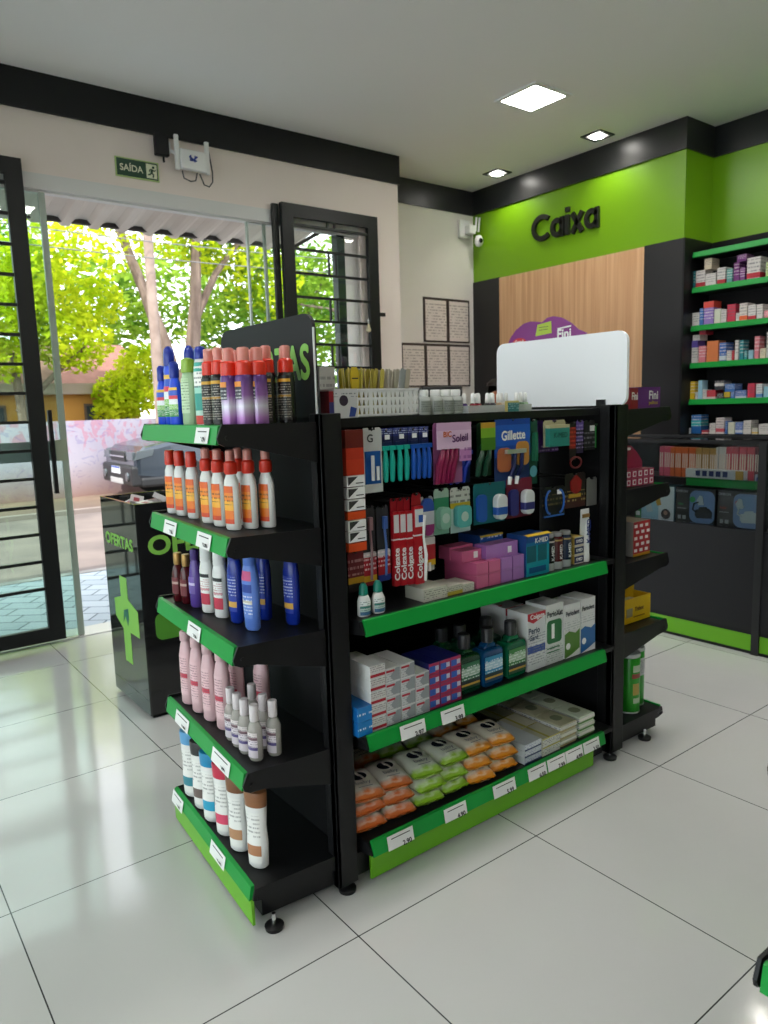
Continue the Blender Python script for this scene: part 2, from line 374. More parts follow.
# glazing
g1 = struct('window_1', MB().box(OPL, .205, EX + .028, EX + .038, .01, OPZ - .012), door_glass)
MB().box(.205, .245, EX + .02, EX + .046, .01, OPZ - .012).build('glass_edge_profile', mat('pale glass edge', '#9aa89c', 0.3), g1)
MB().box(-.6, .205, EX + .020, EX + .027, 1.275, 1.41).build('frosted_safety_band', mat('frosted green film', '#4d6c62', 0.6, alpha=0.75), g1)
MB().box(.165, .24, EX + .018, EX + .05, 1.27, 1.415).build('lock_plate', mat('satin lock plate', '#9aa590', 0.4), g1)
hb = MB().box(.125, .15, EX - .03, EX + .0, 1.05, 1.62)
for z in (1.12, 1.55): hb.tube([(.137, EX - .01, z), (.137, EX + .03, z)], .01)
hb.build('door_handle', black, g1)
g2 = struct('window_2', MB().box(1.74, OPR, EX + .028, EX + .038, .01, OPZ - .012), glass)
MB().box(1.725, 1.74, EX + .02, EX + .046, .01, OPZ - .012).box(1.875, 1.895, EX + .02, EX + .046, .01, OPZ - .012).build('glass_edge_profile', mat('pale glass edge', '#9aa89c', 0.3), g2)
MB().box(2.60, 2.68, EX + .05, EX + .13, .01, OPZ).build('window_post', mat('dark green grey post', '#2c3b3b', 0.5), g2)

# ------------------------------------------------------------------ sliding grille gates
def gate(x0, x1, yy, label):
    g = thing('security_gate', label, 'gate', ((x0 + x1) / 2, yy, 0.04))
    hw = (x1 - x0) / 2; zb, zt = 0.0, 3.17
    for s in (-1, 1): MB().box(min(s * hw, s * (hw - .105)), max(s * hw, s * (hw - .105)), -.02, .02, zb, zt).build('stile', gate_black, g)
    MB().box(-hw + .105, hw - .105, -.02, .02, zt - .10, zt).build('top_rail', gate_black, g)
    MB().box(-hw + .105, hw - .105, -.02, .02, zb, zb + .095).build('bottom_rail', gate_black, g)
    k = 0; z = 3.015
    while z > .2:
        MB().box(-hw + .1, hw - .1, -.011, .011, z - .010, z + .010).build('bar', gate_black, g)
        if k % 2 == 0:
            zz = z + .19 if k else z + .06
            for cx in (-.035, .035): MB().box(cx - .007, cx + .007, -.009, .009, z, zz).build('short_bar', gate_black, g)
        z -= .189; k += 1
    return g
gate(-.95, .095, 3.655, 'black horizontal bar gate at the left edge, its foot near the shiny floor')
g = gate(1.99, 2.945, 3.655, 'black bar gate in front of the window beside the wall corner')
MB().box(.47, .53, -.03, .0, 2.33, 2.36).build('bolt', gate_black, g)
gp = thing('gate_guide_post', 'slim black post standing just left of the right hand gate', 'post', (1.960, 3.69, .04))
MB().box(-.03, .022, -.015, .015, 0, 3.16).build('post', gate_black, gp)
MB().box(-.036, -.03, -.012, .012, 0.9, 1.3).build('keeper_plate', steel, gp)
MB().lathe([(.012, 2.84), (.012, 2.86)], 8).build('rivet', chrome, gp)
tas = thing('hanging_charm', 'small cream charm hanging from a bar of the right hand gate', 'ornament', (2.80, 3.62, 2.2))
MB().tube([(0, 0, .08), (.004, 0, .11), (.0, .0, .14), (-.01, 0, .12)], .005, 6).build('loop', white_pl, tas)
MB().lathe([(.0, .02), (.018, .03), (.022, .05), (.012, .075), (.016, .085), (.0, .1)], 10).build('charm_body', mat('cream ceramic', '#cdbf9e', 0.5), tas, smooth=True)

# ------------------------------------------------------------------ exit sign, router, cables
sg = thing('exit_sign', 'green exit sign with lettering and running figure above the glass front', 'sign', (.875, EX - .012, 3.29))
MB().box(-.155, .155, 0, .010, -.065, .065, 0).box(-.147, .147, -.001, 0, -.057, .057, 1).build('sign_plate', [mat('sign yellow green edge', '#a9c07a', 0.5), mat('exit sign green', '#12402a', 0.5)], sg)
MB().text('SAÍDA', .062, (-.045, -.003, -.004), (1, 0, 0), (0, 0, 1), 0, 0.02, width=.165).build('lettering', mat('pale sign print', '#d8dcc0', 0.5), sg)
MB().box(.062, .138, -.003, -.001, -.048, .048).build('pictogram_panel', mat('pale sign print', '#d8dcc0', 0.5), sg)
fg = MB()
for pts, r in (([(.104, -.005, .012), (.098, -.005, -.010)], .008), ([(.098, -.005, -.010), (.112, -.005, -.022), (.108, -.005, -.042)], .005), ([(.098, -.005, -.010), (.086, -.005, -.024), (.072, -.005, -.026)], .005), ([(.104, -.005, .012), (.12, -.005, .002), (.128, -.005, .012)], .004), ([(.104, -.005, .012), (.088, -.005, .010), (.082, -.005, -.004)], .004)):
    fg.tube(pts, r, 6)
fg.lathe([(0, -.009), (.008, -.005), (.009, 0), (.008, .005), (0, .009)], 8, off=(.112, -.005, .027)); fg.build('running_figure', mat('exit sign green', '#12402a', 0.5), sg)

rt = thing('wifi_router', 'white router box with two antennas mounted below the black beam', 'router', (1.27, 3.66, 3.3))
MB().box(-.095, .105, -.02, .02, .03, .17).build('body', white_pl, rt, bevel=.008)
MB().tube([(-.03, -.022, .12), (.0, -.022, .10), (.03, -.022, .125)], .007, 6).tube([(-.028, -.022, .095), (.026, -.022, .095)], .005, 6).tube([(-.02, -.022, .13), (-.02, -.022, .09)], .005, 6).tube([(.015, -.022, .13), (.01, -.022, .085)], .005, 6).build('blue_emblem', mat('router blue print', '#29418f', 0.4), rt)
for x, zt in ((-.115, .26), (.118, .25)):
    MB().box(x - .016, x + .016, -.012, .012, .02, zt).build('antenna', white_pl, rt, bevel=.005)
MB().tube([(-.11, .0, .12), (-.15, .02, .15), (-.17, .03, .17)], .012, 8).box(-.19, -.15, .02, .04, .13, .21).build('bracket', white_pl, rt)
cb = thing('router_cable', 'thin grey cables looping beneath the white router', 'cable', (1.27, 3.665, 3.3))
MB().tube([(-.08, 0, .02), (-.07, 0, -.03), (-.02, 0, -.045), (.02, 0, -.035), (.035, 0, .02)], .005, 6).tube([(.06, .01, .02), (.09, .01, -.05), (.13, .01, -.06), (.16, .01, -.02), (.165, .015, .05), (.15, .03, .2)], .005, 6).build('cable_run', mat('grey cable', '#4b4b4c', 0.5), cb, smooth=True)
ad = thing('power_adapter', 'black power adapter hanging below the beam left of the router', 'adapter', (1.05, 3.68, 3.38))
MB().box(-.05, .05, -.025, .02, 0.02, .165).build('adapter_body', black, ad, bevel=.006)
MB().tube([(.01, 0, .02), (.012, 0, -.02)], .008, 6).build('plug_tail', black, ad)

# ------------------------------------------------------------------ ceiling lights
pm = emit('light panel diffuser', (1.0, 0.97, 0.92), PANEL_STRENGTH)
def ceiling_panel(x, y, label):
    t = thing('ceiling_light', label, 'ceiling light', (x, y, H))
    f = MB(); a, b = .20, .165
    for bx in ((-a, a, -a, -b), (-a, a, b, a), (-a, -b, -b, b), (b, a, -b, b)): f.box(*bx, -.012, 0.0)
    f.build('frame', white_pl, t); MB().box(-b, b, -b, b, -.008, -.001).build('diffuser', pm, t)
    return t
ceiling_panel(3.30, 2.18, 'square glowing ceiling panel nearest the two small spotlights')
for x, y, wh in ((.8, .35, 'above the left end of the gondola'), (3.3, -.3, 'over the aisle before the counter'), (-1.6, .4, 'over the open floor left of the gondola'), (2.0, .35, 'above the right end of the gondola'), (.9, -3.6, 'behind the camera in the middle'), (3.3, -3.6, 'behind the camera on the right'), (-1.6, -3.6, 'behind the camera on the left'), (-2.9, 1.4, 'near the left window wall')):  # unseen panels, added to light the floor and end shelves from above
    ceiling_panel(x, y, 'added fill light panel outside the picture, ' + wh)['group'] = 'added fill light panels beyond the frame'
sp_em = emit('spot lamp lens', (1.0, 0.97, 0.9), 25.0)
for (x, y, lb) in ((4.37, 3.56, 'recessed square spotlight, the one nearer the room corner'), (4.36, 2.395, 'recessed square spotlight, the one above the end of the shop lettering')):
    t = thing('spotlight', lb, 'spotlight', (x, y, H))
    f = MB(); a, b = .10, .07
    for bx in ((-a, a, -a, -b), (-a, a, b, a), (-a, -b, -b, b), (b, a, -b, b)): f.box(*bx, -.010, 0.0)
    f.build('trim_ring', mat('spot trim black', (0.03, 0.03, 0.03), 0.4), t)
    MB().lathe([(.05, -.002), (.058, -.014), (.045, -.02), (0, -.022)], 18).build('lamp_lens', sp_em, t, smooth=True)
    ld = bpy.data.lights.new('spot_beam', 'SPOT'); ld.energy = SPOT_POWER; ld.spot_size = math.radians(120); ld.spot_blend = 0.7; ld.shadow_soft_size = 0.03; ld.color = (1, .95, .86)
    lo = bpy.data.objects.new('spot_beam', ld); COL.objects.link(lo); lo.parent = t; lo.location = (0, 0, -.03 * U); lo.rotation_euler = Euler((0, math.radians(-12), 0))
t = thing('spotlight', 'recessed spotlight over the wall shelves, beyond the right edge', 'spotlight', (4.75, .9, H))
MB().lathe([(.05, -.002), (.058, -.014), (.045, -.02), (0, -.022)], 18).build('lamp_lens', sp_em, t, smooth=True)
ld = bpy.data.lights.new('spot_beam', 'SPOT'); ld.energy = SPOT_POWER; ld.spot_size = math.radians(120); ld.spot_blend = 0.7; ld.shadow_soft_size = 0.03; ld.color = (1, .95, .86)
lo = bpy.data.objects.new('spot_beam', ld); COL.objects.link(lo); lo.parent = t; lo.location = (0, 0, -.03 * U)

# lettering on the green wall, camera, framed notices
def stroke_letters(b, word_w, h, sw, x0, y0, z0, depth):
    """bold round-cornered sans letters built from strokes; the word runs towards -y"""
    def ribbon(pts, w_=sw):
        pts = [Vector((p[0], p[1], 0)) for p in pts]; L_, R2 = [], []
        for i, p in enumerate(pts):
            d = (pts[min(i + 1, len(pts) - 1)] - pts[max(i - 1, 0)]).normalized(); n_ = Vector((-d.y, d.x, 0)) * w_ / 2
            L_.append(p + n_); R2.append(p - n_)
        ring = L_ + R2[::-1]; n = len(ring); k = len(pts)
        V = [(x0 - dd, y0 - q.x * .95, z0 + q.y) for dd in (0, depth) for q in ring]
        F = []
        for i in range(k - 1):
            a_, b_, c_, d_ = i, i + 1, n - 2 - i, n - 1 - i
            F += [(a_ + n, b_ + n, c_ + n, d_ + n), (d_, c_, b_, a_)]
        F += [(i, (i + 1) % n, (i + 1) % n + n, i + n) for i in range(n)]
        b.add(V, F)
    def arc(cx, cy, rx, ry, a0, a1, n=22): return [(cx + rx * math.cos(math.radians(lerp(a0, a1, k / n))), cy + ry * math.sin(math.radians(lerp(a0, a1, k / n)))) for k in range(n + 1)]
    H_ = h; xh = h * .72; u = sw / 2
    def let_a(cx, w_):
        ribbon(arc(cx, xh / 2, w_ / 2 - u, xh / 2 - u, 20, 340)); ribbon([(cx + w_ / 2 - u, 0), (cx + w_ / 2 - u, xh)])
    ribbon(arc(.135, H_ / 2, .135 - u, H_ / 2 - u, 46, 314))                       # C
    let_a(.325, .165)
    ribbon([(.450, 0), (.450, xh)]); ribbon([(.450, xh + .028), (.450, xh + .028 + sw * .9)], sw * 1.05)
    ribbon([(.508, 0), (.628, xh)]); ribbon([(.508, xh), (.628, 0)])
    let_a(.735, .165)
b = MB(); stroke_letters(b, .82, .245, .045, RX - .002, 3.335, 3.11, .03)
tag(b.build('wall_lettering', mat('black acrylic letters', '#141612', 0.4)), 'black raised lettering on the lime green wall', 'sign')
cam = thing('security_camera', 'white security camera in the room corner beside the green wall', 'camera', (4.52, 4.1, 3.36))
MB().box(-.12, .03, .02, .055, -.06, .12).build('mount_plate', white_pl, cam, bevel=.01)
MB().box(-.06, .03, -.06, .02, -.03, .06).build('arm', white_pl, cam, bevel=.01)
MB().lathe([(0, -.06), (.03, -.05), (.045, -.02), (.045, .02), (.03, .05), (0, .06)], 16, off=(.05, -.08, -.10)).build('camera_head', white_pl, cam, smooth=True)
MB().lathe([(0, -.01), (.026, 0), (.018, .012), (0, .016)], 14, T=Matrix.Translation((.035, -.125, -.105)) @ Matrix.Rotation(PI / 2, 4, 'X')).build('lens', black_gloss, cam, smooth=True)
for x in (.03, .075): MB().tube([(x, -.05, .0), (x + .01, -.06, .14)], .011, 8).build('antenna', white_pl, cam)
N5 = [(3.917, 4.224, 2.238, 2.655, 'left paper of the upper pair of wall notices'), (4.248, 4.54, 2.238, 2.655, 'right paper of the upper pair of wall notices'),
      (3.607, 3.906, 1.78, 2.19, 'leftmost paper in the lower row of three wall notices'), (3.928, 4.226, 1.78, 2.19, 'middle paper in the lower row of three wall notices'), (4.25, 4.54, 1.78, 2.19, 'rightmost paper in the lower row of three wall notices')]
for x0, x1, z0, z1, lb in N5:
    t = thing('wall_notice', lb, 'notice', ((x0 + x1) / 2, RY - .012, z0), group='printed notices on the recess wall'); hw = (x1 - x0) / 2 + .012
    MB().box(-hw, hw, 0, .012, -.015, z1 - z0 + .015).build('sleeve', frame_dark, t)
    MB().box(-hw + .022, hw - .022, -.003, 0, 0, z1 - z0 - .01).build('paper', paper_print, t)

# ------------------------------------------------------------------ gondola shelving
O_CAP = Vector((.09, .2, 0))
def price_tag(parent, p, yv, zv, axis, s, rot):
    """white price ticket on a rail; axis 'y' for an end cap rail, 'x' for a long one"""
    pass
def rail_profile(d, z, out=1): return [(-d, z + .006), (-d - .012, z + .004), (-d - .022, z - .048), (-d - .014, z - .05), (-d - .002, z - .008)]
def end_cap(parent, T, W, levels, tags, near_side=True, prices=('3,99', '12,90', '7,50')):
    """shelves that reach towards local -x, width W along local y"""
    for i, (z, d) in enumerate(levels):
        last = i == len(levels) - 1
        sh = MB(T).box(-d, 0, 0, W, z - .022, z - .002).build('shelf', black, parent)
        MB(T).prism(rail_profile(d, z) if not last else [(-d, z + .006), (-d - .012, z + .004), (-d - .020, z - .040), (-d - .012, z - .042), (-d - .002, z - .008)], 'xz', .006, W - .006).build('price_rail', rail_green, sh)
        for yy in (-.008, W):
            b = MB(T)
            if last: b.prism([(0, z), (-d - .004, z), (-d - .012, z - .035), (-d + .03, z - .045), (0, z - .05)], 'xz', yy, yy + .008)
            else: b.prism([(0, z + .002), (-d - .006, z + .008), (-d - .022, z - .03), (-d - .018, z - .045), (-d, z - .054), (-d + .05, z - .056), (0, z - .125)], 'xz', yy, yy + .008)
            b.tube([(-d + .006, yy - .003, z - .03), (-d + .006, yy + .011, z - .03)], .006, 8)
            b.build('side_bracket', black, sh)
        for j, (y0, y1) in enumerate(tags.get(i, [])):
            tb = MB(T); e = .0025
            tb.add([(-d - .0135 - e, y0, z - .001), (-d - .0135 - e, y1, z - .001), (-d - .0235 - e, y1, z - .046), (-d - .0235 - e, y0, z - .046)], [(0, 1, 2, 3)], 0)
            tb.text(prices[(i + j) % len(prices)], .018, (-d - .0235 - e, lerp(y0, y1, .3), z - .034), (0, -1, 0), (-.2, 0, 1), 1, 0.03)
            tb.box(-d - .017 - e, -d - .016 - e, y0 + .02, y1 - .02, z - .014, z - .011, 1)
            tb.build('price_tag', [white_paper, ink], sh)
def foot(parent, x, y):
    MB().lathe([(.028, 0), (.03, .012), (.02, .018)], 16, off=(x, y, 0)).build('levelling_foot', black, parent, smooth=True)
    MB().tube([(x, y, .015), (x, y, .05)], .007, 8).build('foot_screw', chrome, parent)

gd = thing('gondola_shelving', 'black double sided shop gondola with green price rails in the middle of the floor', 'shelf unit', (0, 0, 0))
T1 = Matrix.Translation(O_CAP) @ Matrix.Rotation(math.radians(-4), 4, 'Z')
LV = [(1.53, .325), (1.213, .318), (.894, .318), (.505, .312), (.139, .312)]
end_cap(gd, T1, .74, LV, {0: [(.06, .17)], 1: [(.12, .24), (.44, .57)], 2: [(.27, .39)], 3: [(.10, .25), (.48, .62)], 4: [(.20, .33), (.62, .74)]})
KP = MB(T1).prism([(-.318, .10), (-.328, .10), (-.326, .018), (-.318, .018)], 'xz', .0, .74).build('kick_plate', kick_green, gd)
MB(T1).box(-.29, 0, .01, .03, .03, .105).box(-.29, 0, .71, .73, .03, .105).box(-.29, -.27, .03, .71, .03, .105).build('base_frame', black, gd)
# uprights and panels
MB().box(.052, .130, .178, .205, .03, 1.558).box(.052, .066, .178, .235, .03, 1.558).build('upright', black, gd, bevel=.003)
MB().box(.100, .108, .205, .93, .08, 1.55).build('end_panel', mat('black steel panel', (0.006, 0.006, 0.007), 0.6, spec=.2), gd)
MB().box(.135, 1.48, .565, .58, .06, 1.53).build('back_panel', mat('black steel panel', (0.006, 0.006, 0.007), 0.6, spec=.2), gd)
MB().box(1.482, 1.572, .165, .195, .03, 1.553).box(1.482, 1.50, .165, .24, .03, 1.553).build('upright', black, gd, bevel=.003)
MB().box(1.505, 1.515, .195, .93, .08, 1.55).build('end_panel', mat('black steel panel', (0.006, 0.006, 0.007), 0.6, spec=.2), gd)
for x in (.052, 1.50): MB().box(x, x + .07, .93, .96, .03, 1.55).build('upright', black, gd)
for x, y in ((-.178, .195), (.095, .195), (1.50, .18), (1.78, .19), (-.13, .9), (.09, .93), (1.53, .93)): foot(gd, x, y)
# main side: three shelves, top ledge and base
MT = {1: [(.283, .39), (.463, .571)], 2: [(.216, .326), (.468, .574), (.712, .831), (.904, 1.01), (1.018, 1.127), (1.13, 1.238), (1.244, 1.35)]}
PR = ['4,99', '3,50', '2,97', '3,99', '2,90', '4,90', '5,99', '6,50', '7,99']
TX = Matrix.Translation((.14, .475, 0)) @ Matrix.Rotation(PI / 2, 4, 'Z')      # local -x points to the viewer side
for i, (z, d) in enumerate([(.912, .325), (.532, .325), (.168, .325)]):
    sh = MB(TX).box(-d, .09, -1.335, -.01, z - .02, z - .002).build('shelf', black, gd)
    MB(TX).prism([(-d, z + .004), (-d - .012, z + .003), (-d - .022, z - .046), (-d - .016, z - .048), (-d - .002, z - .008)], 'xz', -1.255, -.02).build('price_rail', rail_green, sh)
    for yy in (-.018, -1.263):
        MB(TX).prism([(.09, z), (-d - .004, z), (-d - .02, z - .04), (-d + .03, z - .05), (.09, z - .1)], 'xz', yy, yy + .006).build('side_bracket', black, sh)
    for j, (x0, x1) in enumerate(MT.get(i, [])):
        tb = MB(); y0 = .475 - d - .0135; e = .004
        tb.add([(x0, y0 - e, z + .0), (x1, y0 - e, z + .0), (x1, y0 - .0095 - e, z - .046), (x0, y0 - .0095 - e, z - .046)], [(0, 3, 2, 1)], 0)
        tb.text(PR[(i * 2 + j) % 9], .022, (lerp(x0, x1, .7), y0 - .0125 - e, z - .038), (1, 0, 0), (0, .27, 1), 1, 0.03)
        tb.box(x0 + .015, x1 - .015, y0 - .0045 - e, y0 - .004 - e, z - .012, z - .009, 1)
        tb.build('price_tag', [white_paper, ink], sh)
MB().box(.18, 1.375, .176, .184, .012, .122).build('kick_plate', kick_green, gd)
MB().box(.14, 1.47, .2, .9, .03, .11).build('base_frame', black, gd)
MB().box(.13, 1.483, .245, .9, 1.512, 1.540).build('top_shelf', black, gd)
MB().box(.13, 1.483, .30, .32, 1.470, 1.485).build('hook_rail', black, gd)
# right end cap (shelves reach towards +x)
T2 = Matrix.Translation((1.52, .93, 0)) @ Matrix.Rotation(PI, 4, 'Z')
LV2 = [(1.528, .385), (1.185, .39), (.86, .395), (.545, .40), (.125, .385)]
end_cap(gd, T2, .74, LV2, {0: [(.2, .3)]})
MB().box(1.57, 1.885, .20, .22, .03, .095).box(1.865, 1.885, .22, .9, .03, .095).build('base_frame', black, gd)
MB().box(1.875, 1.91, .182, .19, .100, .108).build('bracket_clip', white_pl, gd)

# neighbouring gondola, only its far shelf corners reach into the picture
g2_ = thing('gondola_shelving', 'edge of a second shelf unit at the lower right corner', 'shelf unit', (.52, -1.82, 0))
T3 = Matrix.Identity(4)
end_cap(g2_, T3, .74, [(1.53, .30), (1.213, .30), (.925, .305), (.505, .325), (.139, .26)], {})
MB().box(.0, .07, .0, .74, .03, 1.55).build('upright', black, g2_)
MB().box(.07, 1.4, .35, .37, .05, 1.55).build('back_panel', black, g2_)
for x, y in ((.035, .05), (.035, .7), (-.2, .06), (-.2, .68), (1.35, .36)): foot(g2_, x, y)
MB().box(-.25, 0, .02, .04, .03, .1).box(-.25, 0, .70, .72, .03, .1).box(.0, 1.4, .3, .42, .03, .08).build('base_frame', black, g2_)

# header boards
bb = thing('promotion_board', 'black promotion board with green lettering on top of the left shelf end', 'sign board', (.095, .25, 1.545))
MB().prism(rounded(.63, .315, .05), 'yz', -.008, .004).build('board', mat('matt black board', (0.016, 0.014, 0.017), 0.6, spec=.25), bb)
MB().prism([(-.003, 0), (.0, .0), (.0, .27), (-.003, .27)], 'yz', -.0085, -.003).build('white_edge_strip', white_pl, bb)
MB().text('OFERTAS', .145, (-.0095, .272, .165), (0, -1, 0), (0, 0, 1), 0, 0.03, width=.50).build('lettering', mat('leaf green vinyl', '#86c452', 0.5), bb)
wb = thing('blank_sign_board', 'blank white rounded board standing on the right end of the gondola', 'sign board', (1.53, .142, 1.545))
MB().prism(rounded(.725, .308, .045), 'yz', -.008, .008).build('board', mat('blank white board', (0.90, 0.92, 0.96), 0.3), wb)
MB().box(-.02, .02, .10, .14, -.008, .03).box(-.02, .02, .56, .6, -.008, .03).build('clamp', black, wb)

# ------------------------------------------------------------------ product builders
def bottle(name, cat, prof, body, sx=1, sy=1, parts=(), labels=(), texts=(), n=24):
    def make():
        t = thing(name, name, cat)
        MB().lathe(prof, n, 0, sx, sy).build('body', body, t, smooth=True)
        for pn, pf, m, psx, psy in parts: MB().lathe(pf, 18, 0, psx, psy).build(pn, m, t, smooth=True)
        for z0, z1, ha, m in labels:
            pf = [(rad_at(prof, lerp(z0, z1, k / 6)), lerp(z0, z1, k / 6)) for k in range(7)]
            MB().lathe(pf, 14, 0, sx, sy, a0=-PI / 2 - ha, a1=-PI / 2 + ha, grow=.0012).build('label', m, t, smooth=True)
        for st, size, z, m, vert in texts:
            rr = rad_at(prof, z); MB().wraptext(st, size, z, rr * sx, 0, vertical=vert, sy=sy / sx, lift=.003).build('lettering', m, t)
        return t
    return make
def rad_at(prof, z):
    for (r0, z0), (r1, z1) in zip(prof, prof[1:]):
        if z0 <= z <= z1 and z1 > z0: return lerp(r0, r1, (z - z0) / (z1 - z0))
    return prof[-1][0]
def carton(name, cat, w, d, h, mats, texts=(), extra=None):
    """a box with its front on local y=0; mats = body, front (optional), ..."""
    def make():
        b = MB().box(-w / 2, w / 2, 0, d, 0, h, 0, front=1 if len(mats) > 1 else 0)
        for st, size, x, z, mi, wid in texts: b.text(st, size, (x, -.0012, z), (1, 0, 0), (0, 0, 1), mi, 0.03, width=wid)
        if extra: extra(b)
        o = b.build(name, mats); return tag(o, name, cat)
    return make

def flat(c, name=None, rough=0.4): return mat(name or ('print ' + c), c, rough)
def cyl(r, z0, z1, e=.004): return [(r * .9, z0), (r, z0 + e), (r, z1 - e), (r * .9, z1)]
WEST = -PI / 2                                     # a product's front turned to face the end of the gondola
red_pl = mat('orange red plastic', '#D8331F', 0.3); blue_pl = mat('cobalt blue plastic', '#1446D8', 0.28); blue_dk = mat('deep blue plastic', '#0E2A96', 0.3)
frost = mat('frosted milky plastic', (0.80, 0.79, 0.76), 0.3); pale_clear = mat('pale clear overcap', (0.85, 0.36, 0.30), 0.15, alpha=0.7)

# --- end shelf, level one (top): repellents and sprays
def spray_parts(cap, over, zc, r):
    return [('collar', [(r * .92, zc), (r * .95, zc + .004), (r * .9, zc + .036), (r * .62, zc + .042)], cap, 1, 1),
            ('nozzle', [(r * .55, zc + .04), (r * .55, zc + .062), (r * .4, zc + .072), (0, zc + .073)], cap, 1, 1),
            ('overcap', [(r * .66, zc + .041), (r * .64, zc + .076), (r * .45, zc + .079), (0, zc + .0795)], over, 1, 1)]
lab_blue = bands('repellent print', [(0, '#2b8a3a'), (.25, '#7fbf4a'), (.42, '#e9eef2'), (.6, '#d8364a'), (.72, '#2450c0'), (.9, '#e8b93c')], rough=.35, lines=('#ffffff', 24, .05, .6))
tall_blue = bottle('repellent_bottle', 'bottle', [(.026, 0), (.030, .006), (.030, .12), (.024, .15), (.027, .185), (.022, .20)], blue_pl, 1, .62,
    [('cap', [(.0205, .20), (.021, .206), (.021, .238), (.017, .255), (.008, .264), (0, .266)], blue_dk, 1, .8)], [(.03, .17, .95, lab_blue)])
short_blue = bottle('repellent_bottle', 'bottle', [(.026, 0), (.029, .006), (.028, .11), (.022, .14), (.017, .155)], blue_pl, 1, .62,
    [('cap', [(.0165, .155), (.0175, .16), (.0165, .2), (.01, .208), (0, .21)], blue_dk, 1, .9)], [(.03, .125, .95, lab_blue)])
green_bt = bottle('body_lotion_bottle', 'bottle', [(.028, 0), (.031, .006), (.030, .14), (.022, .165), (.02, .17)], mat('pale green translucent plastic', '#a9c9a0', 0.2), 1, .7,
    [('cap', [(.0235, .168), (.024, .172), (.022, .208), (.01, .214), (0, .214)], mat('lime green cap', '#8fb53c', 0.35), 1, .9)], [(.04, .15, .7, bands('green lotion print', [(0, '#c3dcb8'), (.9, '#b3d2a5')], lines=('#4d7a4a', 12, .1, .95)))])
teal_bt = bottle('repellent_bottle', 'bottle', [(.026, 0), (.029, .006), (.028, .18), (.021, .205), (.02, .21)], white_pl, 1, .7,
    [('cap', [(.021, .205), (.0215, .21), (.0205, .232), (.014, .243), (0, .246)], blue_dk, 1, .9)], [(.005, .195, 1.2, bands('teal family print', [(0, '#d13a2c'), (.14, '#bfe3d5'), (.22, '#2f9d8f'), (.5, '#9fd8c6'), (.62, '#f2f2ee'), (.85, '#3aa596')], lines=('#12384a', 14, .55, .85)))])
blk_spray = bottle('insect_spray_can', 'spray', [(.022, 0), (.0255, .004), (.0255, .14), (.022, .152)], mat('black glossy can', (.012, .011, .011), .25), 1, 1, spray_parts(red_pl, pale_clear, .152, .024),
    [(.01, .142, 1.25, bands('black can print', [(0, '#141210'), (.12, '#3d352c'), (.2, '#141210'), (.52, '#b98a2c'), (.58, '#17130f'), (.86, '#d9a52e'), (.93, '#17130f')], lines=('#b9b2a5', 18, .05, .85)))])
def purple_grad():
    m, t, b = node_mat('purple can with silver glow'); N = t.nodes; L = t.links
    tc = N.new('ShaderNodeTexCoord'); sp = N.new('ShaderNodeSeparateXYZ'); cr = N.new('ShaderNodeValToRGB'); e = cr.color_ramp.elements
    cols = [(0, '#7d4a8e'), (.15, '#a874b4'), (.38, '#cfc8d8'), (.6, '#8a5c9a'), (.9, '#5b3776')]
    while len(e) < 5: e.new(.5)
    for q, (p, c) in zip(e, cols): q.position = p
    for q, (p, c) in zip(e, cols): q.color = rgb(c)
    L.new(tc.outputs['Generated'], sp.inputs[0]); L.new(sp.outputs[2], cr.inputs[0]); L.new(cr.outputs[0], b.inputs['Base Color']); b.inputs['Roughness'].default_value = .25; b.inputs['Metallic'].default_value = .25
    return m
pur_spray = bottle('insect_spray_can', 'spray', [(.023, 0), (.027, .004), (.027, .135), (.024, .145)], purple_grad(), 1, 1, spray_parts(red_pl, pale_clear, .143, .0265),
    [(.075, .125, .5, bands('orange flash print', [(0, '#3a3a46'), (.45, '#241c30'), (.7, '#e38b2a')], lines=('#e8e8e8', 5, .05, .6)))])
L1 = [(tall_blue, 'tb', -.154, .78, 'tall cobalt blue bottle with domed cap in the front row, top end shelf'),
      (tall_blue, 'tb', -.10, .735, 'tall cobalt blue bottle standing at the back, left of the lime capped bottle'),
      (short_blue, 'sb', -.135, .905, 'short blue bottle at the far left end of the top end shelf'),
      (short_blue, 'sb', -.175, .69, 'short blue bottle between the tall blue one and the lime capped bottle'),
      (green_bt, 'gb', -.165, .60, 'pale green translucent bottle with lime cap on the top end shelf'),
      (teal_bt, 'te', -.153, .525, 'white and teal bottle with blue cap beside the black sprays'),
      (blk_spray, 'bs', -.156, .46, 'black spray can with red nozzle, right next to the teal bottle'),
      (blk_spray, 'bs', -.150, .405, 'black spray can with red nozzle touching the first purple can'),
      (pur_spray, 'ps', -.160, .318, 'purple spray can, leftmost of the three in front'),
      (pur_spray, 'ps', -.135, .275, 'purple spray can, middle one of the three in front'),
      (pur_spray, 'ps', -.095, .268, 'purple spray can, rightmost of the three in front'),
      (pur_spray, 'ps', -.105, .375, 'purple spray can hidden but for its nozzle behind the left one'),
      (pur_spray, 'ps', -.068, .345, 'purple spray can hidden but for its nozzle behind the middle one'),
      (blk_spray, 'bs', -.045, .305, 'black spray can with red nozzle, just right of the purple cans'),
      (blk_spray, 'bs', .008, .283, 'black spray can nearest the green lettering, its back print turned out'),
      (blk_spray, 'bs', -.022, .375, 'black spray can behind the one right of the purple cans'),
      (blk_spray, 'bs', .040, .345, 'black spray can in the back row just below the board lettering'),
      (blk_spray, 'bs', -.105, .44, 'black spray can in the back row behind its two front twins')]
for mk, key, x, y, lb in L1: place(key, mk, (x, y, 1.531), WEST + .25, lb, 'sprays and repellents on the top end shelf')

